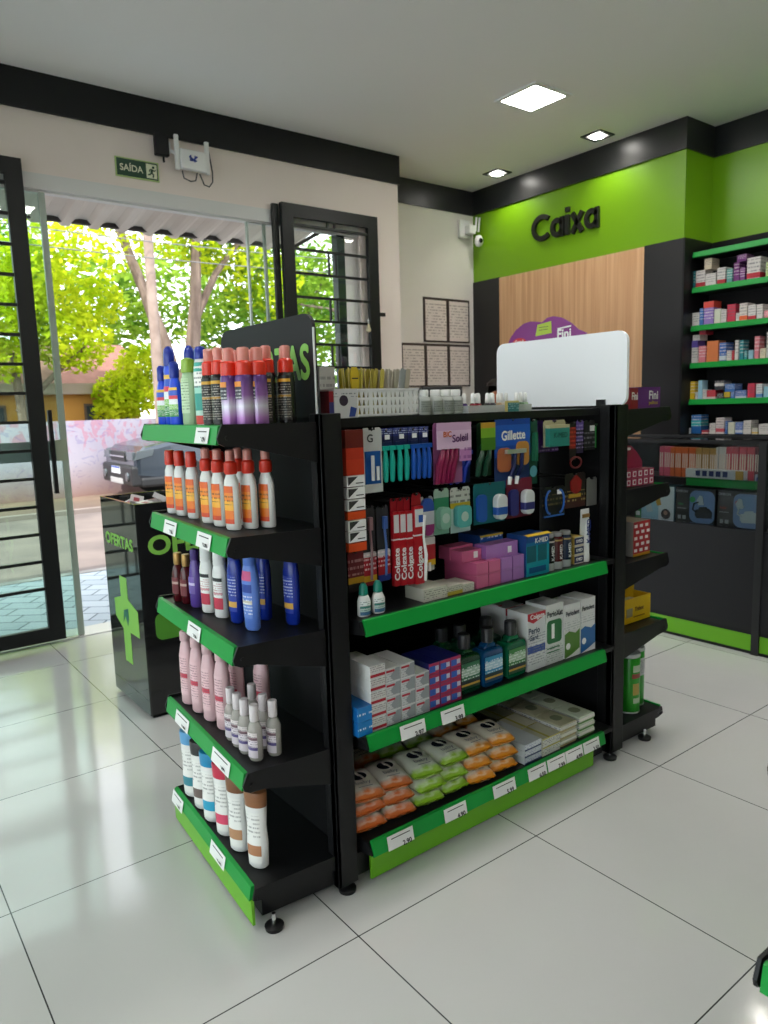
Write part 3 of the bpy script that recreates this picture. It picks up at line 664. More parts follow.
# --- level two: white and orange repellents
orange_lab = bands('orange flame print', [(0, '#d8481f'), (.12, '#ee7b22'), (.35, '#f6b43a'), (.6, '#f08a2a'), (.82, '#e5641f')], rough=.4, lines=('#1d1a2c', 9, .5, .8))
flip = bottle('repellent_lotion_bottle', 'bottle', [(.024, 0), (.028, .006), (.028, .13), (.026, .155), (.016, .178)], mat('white glossy plastic', (.78, .78, .77), .25), 1, .66,
    [('cap', [(.0185, .176), (.0195, .180), (.0185, .222), (.016, .228), (0, .229)], red_pl, 1, .95)], [(.02, .135, .95, orange_lab)], [])
trig = bottle('repellent_spray_bottle', 'bottle', [(.026, 0), (.030, .006), (.030, .13), (.027, .15), (.017, .172)], frost, 1, .62,
    [('collar', [(.017, .170), (.0205, .176), (.0195, .205), (.013, .211)], red_pl, 1, 1), ('nozzle', [(.012, .21), (.012, .232), (.008, .238), (0, .239)], red_pl, 1, 1), ('overcap', [(.0145, .211), (.014, .241), (.009, .245), (0, .2455)], pale_clear, 1, 1)],
    [(.02, .135, .8, orange_lab)])
L2 = [(flip, 'fl', -.137, .905, 'white repellent bottle with red cap, leftmost on the second end shelf'), (flip, 'fl', -.136, .822, 'white red capped repellent bottle, second from the left, second end shelf'),
      (flip, 'fl', -.135, .722, 'white red capped repellent bottle, third from the left, next to the sprayers'), (trig, 'tr', -.142, .585, 'frosted repellent sprayer, leftmost sprayer of the second end shelf'),
      (trig, 'tr', -.145, .490, 'frosted repellent sprayer, middle one of the three in front'), (trig, 'tr', -.150, .388, 'frosted repellent sprayer at the near front corner of its shelf'),
      (trig, 'tr', -.100, .372, 'frosted repellent sprayer second from the right end'), (trig, 'tr', -.050, .352, 'frosted repellent sprayer farthest right on the second end shelf'),
      (flip, 'fl', -.08, .62, 'white repellent bottle in the back row, only its red cap seen behind the sprayers'), (flip, 'fl', -.075, .70, 'white repellent bottle in the back row behind the third red cap'),
      (trig, 'tr', -.085, .47, 'frosted repellent sprayer in the back row, nozzle showing between its twins')]
for mk, key, x, y, lb in L2: place(key, mk, (x + .010, y, 1.214), WEST + .2, lb, 'orange label repellents on the second end shelf')

# --- level three: splashes and lotions
gold = mat('gold cap', '#b08a52', 0.35, 0.6)
splash = bottle('body_splash_bottle', 'bottle', [(.021, 0), (.024, .005), (.024, .1), (.018, .125), (.013, .135)], mat('dark wine liquid bottle', '#4a1018', 0.12), 1, 1, [('cap', cyl(.015, .135, .178), gold, 1, 1)], [(.03, .09, .8, bands('wine bottle print', [(0, '#6b1a26'), (.6, '#b99a90'), (.75, '#6b1a26')]))])
lilac = bottle('body_splash_bottle', 'bottle', [(.022, 0), (.027, .006), (.028, .1), (.02, .15), (.014, .17)], mat('purple bottle plastic', '#5c4296', 0.25), 1, .8, [('cap', [(.0145, .168), (.016, .172), (.014, .206), (0, .21)], mat('purple cap', '#46307a', .3), 1, 1)], [(.05, .11, .6, bands('purple bottle print', [(0, '#6a51a4'), (.5, '#c9bfe0'), (.65, '#6a51a4')]))])
whitelo = bottle('body_lotion_bottle', 'bottle', [(.025, 0), (.029, .006), (.029, .155), (.023, .178)], white_pl, 1, .7, [('cap', [(.023, .177), (.0235, .18), (.022, .224), (.018, .228), (0, .228)], white_pl, 1, .85)],
    [(.03, .15, .9, bands('pink square print', [(0, '#c2314c'), (.32, '#ececea'), (.42, '#d78f98'), (.46, '#ececea'), (.78, '#1b1b20'), (.88, '#ececea')], lines=('#b34a5c', 16, .35, .75)))])
bluelo = bottle('body_lotion_bottle', 'bottle', [(.020, 0), (.027, .008), (.030, .1), (.030, .17), (.024, .205), (.02, .21)], mat('navy blue plastic', '#152f95', 0.25), 1, .66, [('cap', [(.0215, .207), (.022, .21), (.021, .24), (.015, .246), (0, .247)], mat('navy blue cap', '#1a2f8e', .3), 1, .85)],
    [(.04, .16, .7, bands('navy lotion print', [(0, '#1a37a4'), (.12, '#d9a648'), (.28, '#1a37a4')], lines=('#dfe6f5', 12, .4, .95)))])
paleblue = bottle('body_lotion_bottle', 'bottle', [(.022, 0), (.029, .008), (.032, .1), (.032, .17), (.025, .205), (.02, .21)], mat('light blue plastic', '#5f83d8', 0.3), 1, .66, [('cap', [(.022, .207), (.0225, .21), (.0215, .24), (.015, .246), (0, .247)], mat('light blue cap', '#4f74c8', .3), 1, .85)],
    [(.04, .19, .7, bands('light blue lotion print', [(0, '#6d90de'), (.3, '#cfc8b8'), (.38, '#5f83d8'), (.55, '#1c3f9e'), (.72, '#5f83d8'), (.8, '#d3568c')], lines=('#ffffff', 14, .05, .5)))])
L3 = [(splash, 'sp', -.158, .872, 'dark wine bottle with gold cap, leftmost on the third end shelf'), (splash, 'sp', -.149, .818, 'dark wine bottle with gold cap, touching the purple bottle'), (lilac, 'li', -.145, .748, 'purple bottle with narrow purple cap on the third end shelf'),
      (whitelo, 'wl', -.142, .655, 'white lotion bottle with pink square, the one next to the purple bottle'), (whitelo, 'wl', -.136, .565, 'white lotion bottle with pink square, the one next to the blue lotions'), (bluelo, 'bl', -.129, .468, 'navy lotion bottle left of the light blue one'),
      (paleblue, 'pb', -.128, .362, 'light blue lotion bottle at the front of the third end shelf'), (bluelo, 'bl', -.045, .435, 'navy lotion bottle behind the light blue one'), (bluelo, 'bl', -.005, .325, 'navy lotion bottle standing alone at the right of the third end shelf')]
for mk, key, x, y, lb in L3: place(key, mk, (x + .020, y, .895), WEST + .25, lb, 'lotions and splashes on the third end shelf')

# --- level four: pink lotions and small clear bottles
pinkpl = mat('pale pink plastic', '#dfb9bf', 0.3)
pinklo = bottle('pink_lotion_bottle', 'bottle', [(.028, 0), (.033, .006), (.032, .15), (.031, .19), (.024, .225), (.0195, .235), (.0195, .24)], pinkpl, 1, .72, [('cap', [(.0205, .24), (.021, .243), (.021, .27), (.018, .276), (0, .276)], mat('pale pink cap', '#d5b0b5', .35), 1, .95)],
    [(.04, .19, .75, bands('pink lotion print', [(0, '#e3bfc5'), (.42, '#c33a50'), (.53, '#e3bfc5')], lines=('#8a5563', 16, .1, .95)))])
mini = bottle('clear_cologne_bottle', 'bottle', [(.021, 0), (.0245, .005), (.0245, .098), (.017, .118), (.011, .124)], mat('clear cologne bottle', (.55, .52, .48), .1, alpha=.55), 1, .85,
    [('cap', cyl(.0145, .124, .176), mat('pearl white cap', '#d5cdd0', .35), 1, 1)], [(.012, .092, 1.0, bands('floral print', [(0, '#d2c8d0'), (.3, '#584a80'), (.42, '#d8cfd6'), (.7, '#7a5a62'), (.82, '#d8d0d0')], rough=.3, lines=('#3d3350', 10, .4, .95)))])
L4 = [(pinklo, 'pk', -.156, .862, 'leftmost pink lotion bottle of the fourth end shelf'), (pinklo, 'pk', -.158, .762, 'second pink lotion bottle from the left'), (pinklo, 'pk', -.156, .668, 'third pink lotion bottle from the left'), (pinklo, 'pk', -.152, .570, 'pink lotion bottle just left of the small clear bottles'),
      (pinklo, 'pk', -.03, .52, 'pink lotion bottle standing at the back behind the small clear bottles'), (pinklo, 'pk', -.085, .60, 'pink lotion bottle squeezed behind the fourth one')]
for mk, key, x, y, lb in L4: place(key, mk, (x + .022, y, .506), WEST + .2, lb, 'pink lotions on the fourth end shelf')
for i, (x, y, lb) in enumerate([(-.158, .474, 'small clear bottle with white cap, leftmost of the front row'), (-.163, .416, 'small clear bottle, second in the front row'), (-.167, .358, 'small clear bottle, third in the front row'), (-.165, .296, 'small clear bottle at the near front corner, largest in view'),
        (-.09, .455, 'small clear bottle in the back row, its cap just showing at the left'), (-.105, .352, 'small clear bottle in the second row between two front ones'), (-.105, .288, 'small clear bottle at the right end of its group')]):
    place('mini', mini, (x + .010, y, .506), WEST + .25, lb, 'small clear bottles on the fourth end shelf')

# --- level five: white shampoos with coloured caps
def shampoo(cap, capname, lc):
    return bottle('shampoo_bottle', 'bottle', [(.028, 0), (.035, .007), (.038, .08), (.034, .14), (.038, .205), (.038, .208)], white_pl, 1, .66,
        [('cap', [(.0385, .208), (.039, .211), (.041, .252), (.039, .256), (0, .257)], mat(capname, cap, .3), 1, .66)], [(.02, .19, .75, bands(capname + ' print', [(0, '#ecece9'), (.15, lc), (.36, '#ecece9')], lines=('#8f8f90', 12, .5, .95)))])
for i, (cap, cn, lc, x, y, lb) in enumerate([('#5c9fd0', 'sky blue cap', '#3c8b9c', -.166, .868, 'white shampoo bottle with sky blue cap, leftmost on the bottom end shelf'), ('#2a2a2c', 'black cap', '#6b5c58', -.168, .760, 'white bottle with black cap on the bottom end shelf'), ('#1687b8', 'cyan cap', '#2aa0c8', -.172, .657, 'white bottle with cyan cap on the bottom end shelf'),
        ('#c42345', 'raspberry cap', '#d9486a', -.170, .548, 'white bottle with raspberry cap on the bottom end shelf'), ('#7c5136', 'bronze cap', '#b98a66', -.170, .435, 'white bottle with bronze brown cap, second from the right'), ('#8a5a38', 'light bronze cap', '#b07a58', -.160, .315, 'largest white bottle with brown cap at the near end of the bottom shelf')]):
    place('sh%d' % i, shampoo(cap, cn, lc), (x + .022 - .004 * i, y, .140), WEST + .45, lb, 'white shampoos on the bottom end shelf')

# ------------------------------------------------------------------ long side, shelf one
def box_at(name, x0, x1, y0, d, z0, z1, mats, lb, texts=(), grp=None, extra=None, rz=0, cat='box'):
    o = carton(name, cat, x1 - x0, d, z1 - z0, mats, texts, extra)()
    o.location = Vector(((x0 + x1) / 2, y0, z0)) * U; o.rotation_euler = (0, 0, rz); o['label'] = lb
    if grp: o['group'] = grp
    return o
drop = bottle('eye_drop_bottle', 'bottle', [(.020, 0), (.023, .004), (.023, .05), (.017, .066), (.01, .07)], white_pl, 1, .8, [('cap', [(.011, .068), (.0155, .072), (.014, .094), (.008, .106), (0, .108)], mat('teal screw cap', '#0f7a6a', .3), 1, 1)], [(.006, .052, 1.1, bands('teal drop print', [(0, '#3d6f94'), (.25, '#b8cfc9'), (.5, '#2a8273'), (.62, '#e6ecea')], lines=('#3a4c5a', 7, .2, .95)))])
for i, (x, lb) in enumerate(((.205, 'small white bottle with teal cap, the left one of the pair'), (.262, 'small white bottle with teal cap, the right one of the pair'))): place('drop', drop, (x, .20, .9105), 0, lb, 'teal capped drop bottles')
cream = flat('#c9c6b8'); pinkb = flat('#c9587e'); lilb = flat('#a26ab0'); tealb = flat('#0f7f92'); yellow = flat('#c9a825')
box_at('medicine_carton', .445, .553, .185, .10, .911, .955, [cream, bands('cream carton print', [(0, '#c9c6b8'), (.9, '#c9c6b8')], lines=('#5a5a55', 6, .1, .9)), ink], 'cream carton lying at the left, in front of the pink soap boxes')
box_at('medicine_carton', .558, .630, .19, .10, .911, .945, [cream, bands('yellow edge print', [(0, '#b3a338'), (.4, '#c9c6b8')], lines=('#5a5a55', 5, .3, .9)), ink], 'cream carton with yellow edge between two plain cream ones')
box_at('medicine_carton', .635, .688, .19, .10, .911, .940, [cream, bands('small cream print', [(0, '#c4c2b6'), (.9, '#c4c2b6')], lines=('#6a6a65', 5, .1, .9)), ink], 'smallest cream carton, touching the pink soap boxes')
def soap(c1, c2, nm):
    e = lambda b: b.add([(-.028, -.0012, .003), (0, -.0012, .022), (.028, -.0012, .003)], [(0, 1, 2)], 1).add([(-.028, -.0012, .043), (0, -.0012, .024), (.028, -.0012, .043)], [(0, 2, 1)], 1)
    return carton('soap_box', 'box', .060, .17, .046, [flat(c1, nm, .35), flat(c2, nm + ' facet', .35)], (), e)
def soaps(key, c1, c2, nm, xs, zs, word, y=.19):
    for j, z in enumerate(zs):
        for i, x in enumerate(xs):
            place(key, soap(c1, c2, nm), (x, y, z), 0, '%s soap box, %s column, %s layer of its stack' % (word, ORD[i], ['bottom', 'upper'][j]), 'soap boxes on the first long shelf')
soaps('so1', '#b9557c', '#c9668c', 'pink soap carton', (.730, .794), (.911, .958), 'pink')
soaps('so2', '#9460a4', '#a574b4', 'purple soap carton', (.858, .922), (.911, .958), 'purple')
e_label = lambda b: b.box(-.02, .02, -.0012, 0, .012, .034, 1)
box_at('soap_box', .672, .770, .235, .060, 1.0045, 1.045, [flat('#b9557c', 'pink soap carton'), flat('#c25f86'), white_paper], 'pink soap box lying crosswise on top of the pink stack', extra=lambda b: b.box(.01, .03, -.0012, 0, .01, .034, 2))
box_at('soap_box', .775, .945, .215, .060, 1.0045, 1.055, [flat('#9460a4', 'purple soap carton'), flat('#a574b4'), white_paper], 'purple soap box lying crosswise on the purple stack', extra=lambda b: b.box(.03, .05, -.0012, 0, .01, .034, 2))
box_at('soap_box', .672, .790, .30, .060, 1.0045, 1.052, [flat('#b9557c', 'pink soap carton'), flat('#c25f86')], 'pink soap box at the back of the upper layer')
def ky(b):
    b.box(-.063, -.012, -.002, 0, .055, .118, 2); b.box(.0, .05, -.002, 0, .055, .118, 2); b.box(-.05, .045, -.002, 0, .012, .034, 3)
    b.add([(-.068, -.012, .158), (.068, -.012, .158), (.068, .01, .163), (-.068, .01, .163)], [(0, 1, 2, 3)], 4)
box_at('gel_carton', .960, 1.092, .185, .10, .911, 1.070, [flat('#18407c', 'deep blue carton'), bands('teal gel print', [(0, '#0f8e9e'), (.72, '#0f6a9a'), (.8, '#154488')]), flat('#0c5a66'), flat('#0b4a7a'), yellow, white_paper], 'teal and blue carton with yellow top edge on the first long shelf', [('K-MED', .026, .02, .135, 5, .075)], extra=ky)
box_at('gel_carton', .83, .955, .30, .12, .911, 1.075, [flat('#18407c', 'deep blue carton'), bands('blue row print', [(0, '#154488'), (.8, '#2450a0'), (.95, '#c9a825')], lines=('#dfe6f5', 8, .7, .95)), ink], 'deep blue carton standing behind the purple soap boxes')
def gelb(c, cn, lc): return bottle('gel_bottle', 'bottle', cyl(.024, 0, .13), flat(c, cn, .25), 1, 1, [('cap', cyl(.0225, .131, .146), mat('grey clear cap', (.25, .25, .25), .2), 1, 1), ('foot_band', [(.0248, .0), (.0252, .002), (.0252, .028), (.0248, .03)], mat('pale clear base', (.35, .37, .36), .2), 1, 1)], [(.035, .125, 1.1, bands(cn + ' print', [(0, c), (.86, lc), (.93, c)]))], [('K-MED', .020, .07, white_pl, True)])
for i, (c, cn, lc, x, lb) in enumerate((('#111113', 'black gel bottle', '#c9c4b8', 1.122, 'black gel bottle next to the teal carton'), ('#4a1012', 'dark red gel bottle', '#a89050', 1.172, 'dark red gel bottle between the black and navy ones'), ('#10203a', 'navy gel bottle', '#a89050', 1.226, 'navy gel bottle right of the dark red one'))):
    place('gel%d' % i, gelb(c, cn, lc), (x, .215, .9105), 0, lb, 'row of gel bottles')
for k in range(3):
    box_at('small_gel_box', 1.268, 1.328, .20, .09, .911 + k * .038, .947 + k * .038, [flat('#b89a4a', 'gold carton side'), bands('small gel print', [(0, '#cfc9bd'), (.12, '#1b2a55'), (.88, '#cfc9bd')]), white_paper], '%s box in the little stack of three gold edged boxes' % ['lowest', 'middle', 'topmost'][k], [('KMED', .018, 0, .018, 2, .04)], 'gold edged box stack')
tb = thing('gel_tube', 'tall white upright tube with navy lettering at the right end of the first long shelf', 'tube', (1.352, .215, .9105))
MB().add([(-.026, -.002, .22), (.026, -.002, .22), (.026, .002, .22), (-.026, .002, .22)] + [(.024 * math.cos(a * PI / 8), .018 * math.sin(a * PI / 8), .035) for a in range(16)], [(3, 2, 1, 0), (0, 1, 16, 15, 14, 13, 12), (0, 12, 11), (0, 11, 3), (2, 3, 11, 10, 9, 8, 7, 6, 5, 4), (1, 2, 4), (1, 4, 19), (1, 19, 18), (1, 18, 17), (1, 17, 16)]).build('tube_body', white_pl, tb)
MB().lathe(cyl(.021, 0, .036), 18).build('cap', white_pl, tb, smooth=True)
MB().text('K-MED', .034, (0, -.0215, .13), (0, 0, 1), (-1, 0, 0), 0, .03, width=.10).build('lettering', flat('#1b2a75'), tb)
MB().box(-.022, .022, -.009, -.005, .185, .2).build('gold_band', gold, tb)

# ------------------------------------------------------------------ long side, shelf two
Z2 = .5315
for k in range(2): box_at('ointment_box', .135, .192, .158, .12, Z2 + k * .049, Z2 + k * .049 + .047, [flat('#0f62a8'), bands('bright blue box print', [(0, '#1878bf'), (.9, '#1878bf')], lines=('#ffffff', 3, .3, .7))], 'bright blue box at the left end, %s of two' % ['lower', 'upper'][k], grp='bright blue boxes')
wr = [white_paper, bands('red slash print', [(0, '#c8c6c4'), (.12, '#a3182a'), (.34, '#c8c6c4')], lines=('#6a6a6c', 6, .45, .95))]
for k in range(5): place('wr', carton('toothpaste_box', 'box', .060, .16, .043, wr), (.223, .162, Z2 + k * .044), 0, 'white box with red slash, %s from the bottom of its five high stack' % ORD[k], 'red slash boxes')
def shade(b): b.add([(.0, -.0012, .004), (.029, -.0012, .004), (.029, -.0012, .045), (.012, -.0012, .045), (-.012, -.0012, .02)], [(0, 1, 2, 3, 4)], 2); b.box(-.027, .006, -.0014, 0, .034, .041, 3)
gw = [white_paper, bands('white tooth box print', [(0, '#c6c8c9'), (.9, '#c6c8c9')], lines=('#888a90', 6, .05, .6)), flat('#8d9296'), flat('#b32636')]
for cx, n, w_ in ((.287, 4, 'left'), (.350, 4, 'middle'), (.413, 3, 'right')):
    for k in range(n): place('gw', carton('toothpaste_box', 'box', .059, .15, .048, gw, (), shade), (cx, .165, Z2 + k * .049), 0, 'white and grey box, %s from the bottom in the %s grey column' % (ORD[k], w_), 'grey shaded boxes')
def brx(b): b.box(-.022, .004, -.0013, 0, .008, .030, 2); b.box(.004, .02, -.0013, 0, .012, .028, 3)
br = [flat('#1c2268', 'indigo carton'), flat('#a02650', 'crimson carton front'), flat('#2c56a8'), flat('#b9bdd0')]
for cx, w_ in ((.470, 'left'), (.521, 'middle'), (.571, 'right')):
    for k in range(4): place('br', carton('toothpaste_box', 'box', .048, .15, .040, br, (), brx), (cx, .168, Z2 + k * .0415), 0, 'indigo and crimson box, %s from the bottom in the %s column' % (ORD[k], w_), 'indigo and crimson boxes')
def mouthwash(c, cn, lc):
    def make():
        t = thing('mouthwash_bottle', 'mouthwash', 'bottle'); m = mat(cn, c, .08, alpha=.93)
        MB().prism(rounded(.112, .145, .02, 4, -.056, 0), 'xz', -.032, .032).prism([(-.035, .144), (.035, .144), (.022, .165), (-.022, .165)], 'xz', -.022, .022).build('body', m, t, bevel=.008)
        MB().lathe([(.021, .163), (.024, .167), (.024, .212), (.022, .217), (0, .217)], 14).build('cap', mat('black ribbed cap', (.02, .02, .022), .3), t)
        MB().box(-.045, .045, -.036, -.034, .022, .118).build('label', bands(cn + ' print', [(0, lc[0]), (.12, '#b8923a'), (.2, '#15262b'), (.34, lc[1]), (.5, lc[2]), (.8, lc[1])], lines=('#e8ecec', 9, .35, .9)), t)
        return t
    return make
mwg = mouthwash('#0a3b26', 'dark green mouthwash', ('#0d3a28', '#2f6b4a', '#9db5a4')); mwb = mouthwash('#0c3f6b', 'blue mouthwash', ('#0d3a5a', '#2c86b0', '#a8c8d4')); mwt = mouthwash('#0d5a3c', 'green mouthwash', ('#1a4a30', '#3c7c40', '#a3bfa0'))
for key, mk, x, y, lb in (('mg', mwg, .655, .215, 'dark green mouthwash bottle next to the crimson boxes'), ('mb', mwb, .770, .210, 'blue mouthwash bottle in the front row between two green ones'), ('mt', mwt, .897, .210, 'green mouthwash bottle beside the tall white cartons'),
        ('mg', mwg, .650, .33, 'tall dark green mouthwash bottle at the back left'), ('mg', mwg, .725, .31, 'dark green mouthwash bottle in the back row behind the blue one'), ('mg', mwg, .865, .31, 'dark green mouthwash bottle in the back row behind the green one')): place(key, mk, (x, y, Z2), 0, lb, 'mouthwash bottles')
def per(b): b.add([(-.052, -.0015, .232), (-.052, -.0015, .205), (-.02, -.0015, .19), (.052, -.0015, .212), (.052, -.0015, .232)], [(0, 1, 2, 3, 4)], 2)
PG = [white_paper, bands('tall oral carton print', [(0, '#d2d3d4'), (.3, '#2f4d94'), (.42, '#d2d3d4')], lines=('#7a7f8c', 22, .08, .62)), flat('#b3202f', 'red wave'), white_pl, flat('#4a5568')]
for y, lb in ((.185, 'tall white carton with red top wave and blue band, front one'), (.30, 'tall white carton with red top wave standing behind the first')):
    place('pg', carton('mouthwash_carton', 'box', .104, .105, .233, PG, [('Colgate', .026, .004, .216, 3, .082), ('Perio', .034, -.015, .160, 4, .065), ('Gard', .026, -.018, .132, 4, .05)], per), (1.018, y, Z2), 0, lb, 'tall oral care cartons')
box_at('mouthwash_carton', .968, .99, .34, .10, Z2, Z2 + .236, [white_paper, flat('#b3202f', 'red wave')], 'thin strip of a red topped carton seen behind at the left')
def pxt(b): b.prism(rounded(.088, .095, .015, 3, -.046, .085), 'xz', -.0016, 0, 2); b.box(-.02, -.004, -.003, -.0015, .105, .165, 3); b.box(-.045, .03, -.0016, 0, .048, .052, 2); b.box(-.045, .03, -.0016, 0, .064, .068, 2)
box_at('mouthwash_carton', 1.073, 1.180, .185, .105, Z2, Z2 + .245, [white_paper, bands('oral carton with tooth print', [(0, '#cfd2cf'), (.9, '#cfd2cf')], lines=('#7c8a80', 26, .05, .3)), flat('#1f6b3a'), white_pl, flat('#33353a')], 'tall white carton with dark green panel and tooth picture', [('PerioXat', .032, -.0, .205, 4, .095)], 'tall oral care cartons', pxt)
def pdt(c1, c2):
    def f(b): b.add([(-.048, -.0016, .0), (.048, -.0016, .0), (.048, -.0016, .112), (.02, -.0016, .098), (-.02, -.0016, .112), (-.048, -.0016, .102)], [(0, 1, 2, 3, 4, 5)], 2).lathe([(0, 0), (.014, .001)], 16, 3, T=Matrix.Translation((-.028, -.002, .05)) @ Matrix.Rotation(PI / 2, 4, 'X')).add([(-.048, -.002, 0), (.048, -.002, 0), (.048, -.002, .03), (.0, -.002, .012)], [(0, 1, 2, 3)], 3)
    return f
box_at('mouthwash_carton', 1.187, 1.287, .185, .105, Z2, Z2 + .225, [white_paper, bands('wave carton print a', [(0, '#d2d3d2'), (.9, '#d2d3d2')], lines=('#9aa0a0', 22, .5, .7)), flat('#4f7a2c'), white_pl, flat('#3a4048')], 'tall white carton with a leaf green wave', [('Periodent', .028, 0, .185, 4, .085)], 'tall oral care cartons', pdt(0, 0))
box_at('mouthwash_carton', 1.292, 1.388, .185, .105, Z2, Z2 + .230, [white_paper, bands('wave carton print b', [(0, '#d2d3d2'), (.9, '#d2d3d2')], lines=('#9aa0a0', 22, .55, .7)), flat('#1f5f9c'), white_pl, flat('#3a4048')], 'tall white carton with a blue wave, farthest right', [('Periodent', .028, 0, .188, 4, .08)], 'tall oral care cartons', pdt(0, 0))

# ------------------------------------------------------------------ long side, bottom shelf: wet wipes
def wipes(c_end, c_mid, nm, w_=.125, l_=.195, h_=.052):
    m, t, b = node_mat(nm); N = t.nodes; L = t.links
    tc = N.new('ShaderNodeTexCoord'); sp = N.new('ShaderNodeSeparateXYZ'); L.new(tc.outputs['Generated'], sp.inputs[0])
    nz = N.new('ShaderNodeTexNoise'); nz.inputs['Scale'].default_value = 3.5; L.new(tc.outputs['Generated'], nz.inputs['Vector'])
    ad_ = N.new('ShaderNodeMath'); ad_.operation = 'MULTIPLY_ADD'; ad_.inputs[1].default_value = .22; L.new(nz.outputs[0], ad_.inputs[0]); L.new(sp.outputs[1], ad_.inputs[2])
    cr = N.new('ShaderNodeValToRGB'); e = cr.color_ramp.elements; e[0].position = 0; e[0].color = rgb(c_end); e[1].position = .30; e[1].color = rgb(c_mid)
    for p, c in ((.20, c_end), (.9, c_mid), (.98, c_end)): x = e.new(p); x.color = rgb(c)
    L.new(ad_.outputs[0], cr.inputs[0]); L.new(cr.outputs[0], b.inputs['Base Color']); b.inputs['Roughness'].default_value = .3
    st = mat('dark lid sticker', (.015, .02, .03), .25)
    def make():
        rn = random.Random(3); t = thing('wet_wipes_pack', nm, 'pack'); nx, ny = 12, 22; mb = MB(); top = []
        def zz(i, j, s):
            u = 2 * i / nx - 1; v = 2 * j / ny - 1
            k = max(0, 1 - abs(u) ** 3.2) ** .5 * max(0, 1 - (abs(v) / .90) ** 6) ** .5 if abs(v) < .90 else 0
            return (h_ / 2) * (1 + s * (k * (1 + .10 * math.sin(9 * u + 5 * v) * (1 - abs(u))) + .02)) 
        for s in (1, -1):
            vs = [(w_ / 2 * (2 * i / nx - 1) * (1 - .07 * (abs(2 * j / ny - 1) > .86)), l_ / 2 * (2 * j / ny - 1) + .004 * math.sin(i * 1.7) * (j in (0, ny)), zz(i, j, s)) for j in range(ny + 1) for i in range(nx + 1)]
            fs = [(j * (nx + 1) + i, j * (nx + 1) + i + 1, (j + 1) * (nx + 1) + i + 1, (j + 1) * (nx + 1) + i) for j in range(ny) for i in range(nx)]
            mb.add(vs, fs if s > 0 else [f[::-1] for f in fs], 0)
        mb.build('wrapper', m, t, smooth=True)
        vs = [(.0, .012, h_ * 1.035)] + [(.030 * math.cos(a * PI / 10), .012 + .026 * math.sin(a * PI / 10), h_ * 1.03) for a in range(20)]
        MB().add(vs, [(0, k + 1, (k + 1) % 20 + 1) for k in range(20)]).build('lid_sticker', st, t)
        b2 = MB().text('baby', .03, (0, -.035, h_ * 1.04), (1, 0, 0), (0, 1, 0), 0, .0).box(-.025, .025, -.062, -.059, h_ * 1.02, h_ * 1.03)
        b2.build('lettering', flat('#6b6f78'), t)
        return t
    return make
WW = {'orange': wipes('#c8682a', '#dcd6cc', 'orange wipes wrapper'), 'green': wipes('#86b022', '#d6dccb', 'green wipes wrapper'), 'amber': wipes('#d08414', '#dfd8c6', 'amber wipes wrapper')}
for key, cx, y0, n, pos in (('orange', .205, .297, 3, 'leftmost'), ('orange', .328, .292, 3, 'second'), ('green', .455, .29, 3, 'third'), ('green', .582, .288, 3, 'fourth'), ('amber', .705, .288, 3, 'fifth'), ('amber', .832, .288, 3, 'sixth')):
    for dep in range(2):
        for k in range(n):
            rn = random.Random(int(cx * 1000) + k * 7 + dep); 
            place('ww' + key, WW[key], (cx + rn.uniform(-.006, .006), y0 - .027 + dep * .19 + rn.uniform(-.010, .008), .168 + k * .053), rn.uniform(-.16, .12) - .10,
                  '%s wet wipes pack, %s layer, %s of the %s stack from the left' % (key, ['bottom', 'middle', 'top'][k], ['front', 'back'][dep], pos), 'wet wipes packs on the bottom shelf')
wpk = carton('wipes_refill_pack', 'pack', .098, .22, .026, [flat('#c3c8cc', 'pale wrapper'), bands('pale refill print', [(0, '#1f2f5c'), (.25, '#c3c8cc')], lines=('#3c4c8c', 4, .2, .9))])
for k in range(3): place('wpk', wpk, (.975, .165, .168 + k * .0275), 0, 'pale flat pack with navy print, %s of its stack of three' % ['bottom', 'middle', 'top'][k], 'pale flat packs')
ybx = carton('ear_swab_box', 'box', .108, .12, .036, [bands('yellow striped carton top', [(0, '#bfbda6'), (.3, '#a8a03c'), (.42, '#bfbda6')], 0), bands('swab box print', [(0, '#c6c6bd'), (.85, '#a8a040')], lines=('#22324a', 5, .2, .8))])
for dep in range(3):
    for k in range(2): place('ybx', ybx, (1.085, .165 + dep * .125, .168 + k * .037), 0, 'white carton with yellow stripe, %s layer, %s row' % (['lower', 'upper'][k], ['front', 'middle', 'back'][dep]), 'yellow striped cartons')
def tissue_mk(nm, c1, c2):
    def make():
        t = thing('tissue_pack', nm, 'pack')
        MB().prism(rounded(.108, .030, .012, 4, -.054, 0), 'xz', 0, .13, 0).build('wrapper', bands(nm, [(0, c1), (.35, '#d0d0cc'), (.75, c2)], 2, .3, lines=('#2d4a7a', 3, .2, .8)), t, smooth=True)
        MB().add([(-.05, -.004, .012), (.05, -.004, .012), (.05, -.004, .018), (-.05, -.004, .018), (-.045, .004, .004), (.045, .004, .004), (.045, .004, .026), (-.045, .004, .026)], [(0, 1, 2, 3), (0, 4, 5, 1), (3, 2, 6, 7), (0, 3, 7, 4), (1, 5, 6, 2)]).build('end_seal', flat('#cfccc2'), t)
        MB().prism(rounded(.05, .05, .02, 3, -.025, .04), 'xy', .0302, .0312).build('opening_flap', flat('#7d8468'), t)
        return t
    return make
tA = tissue_mk('cream tissue wrapper', '#a89a6a', '#b5b194'); tB = tissue_mk('green white tissue wrapper', '#5d8a3c', '#c3ccb6')
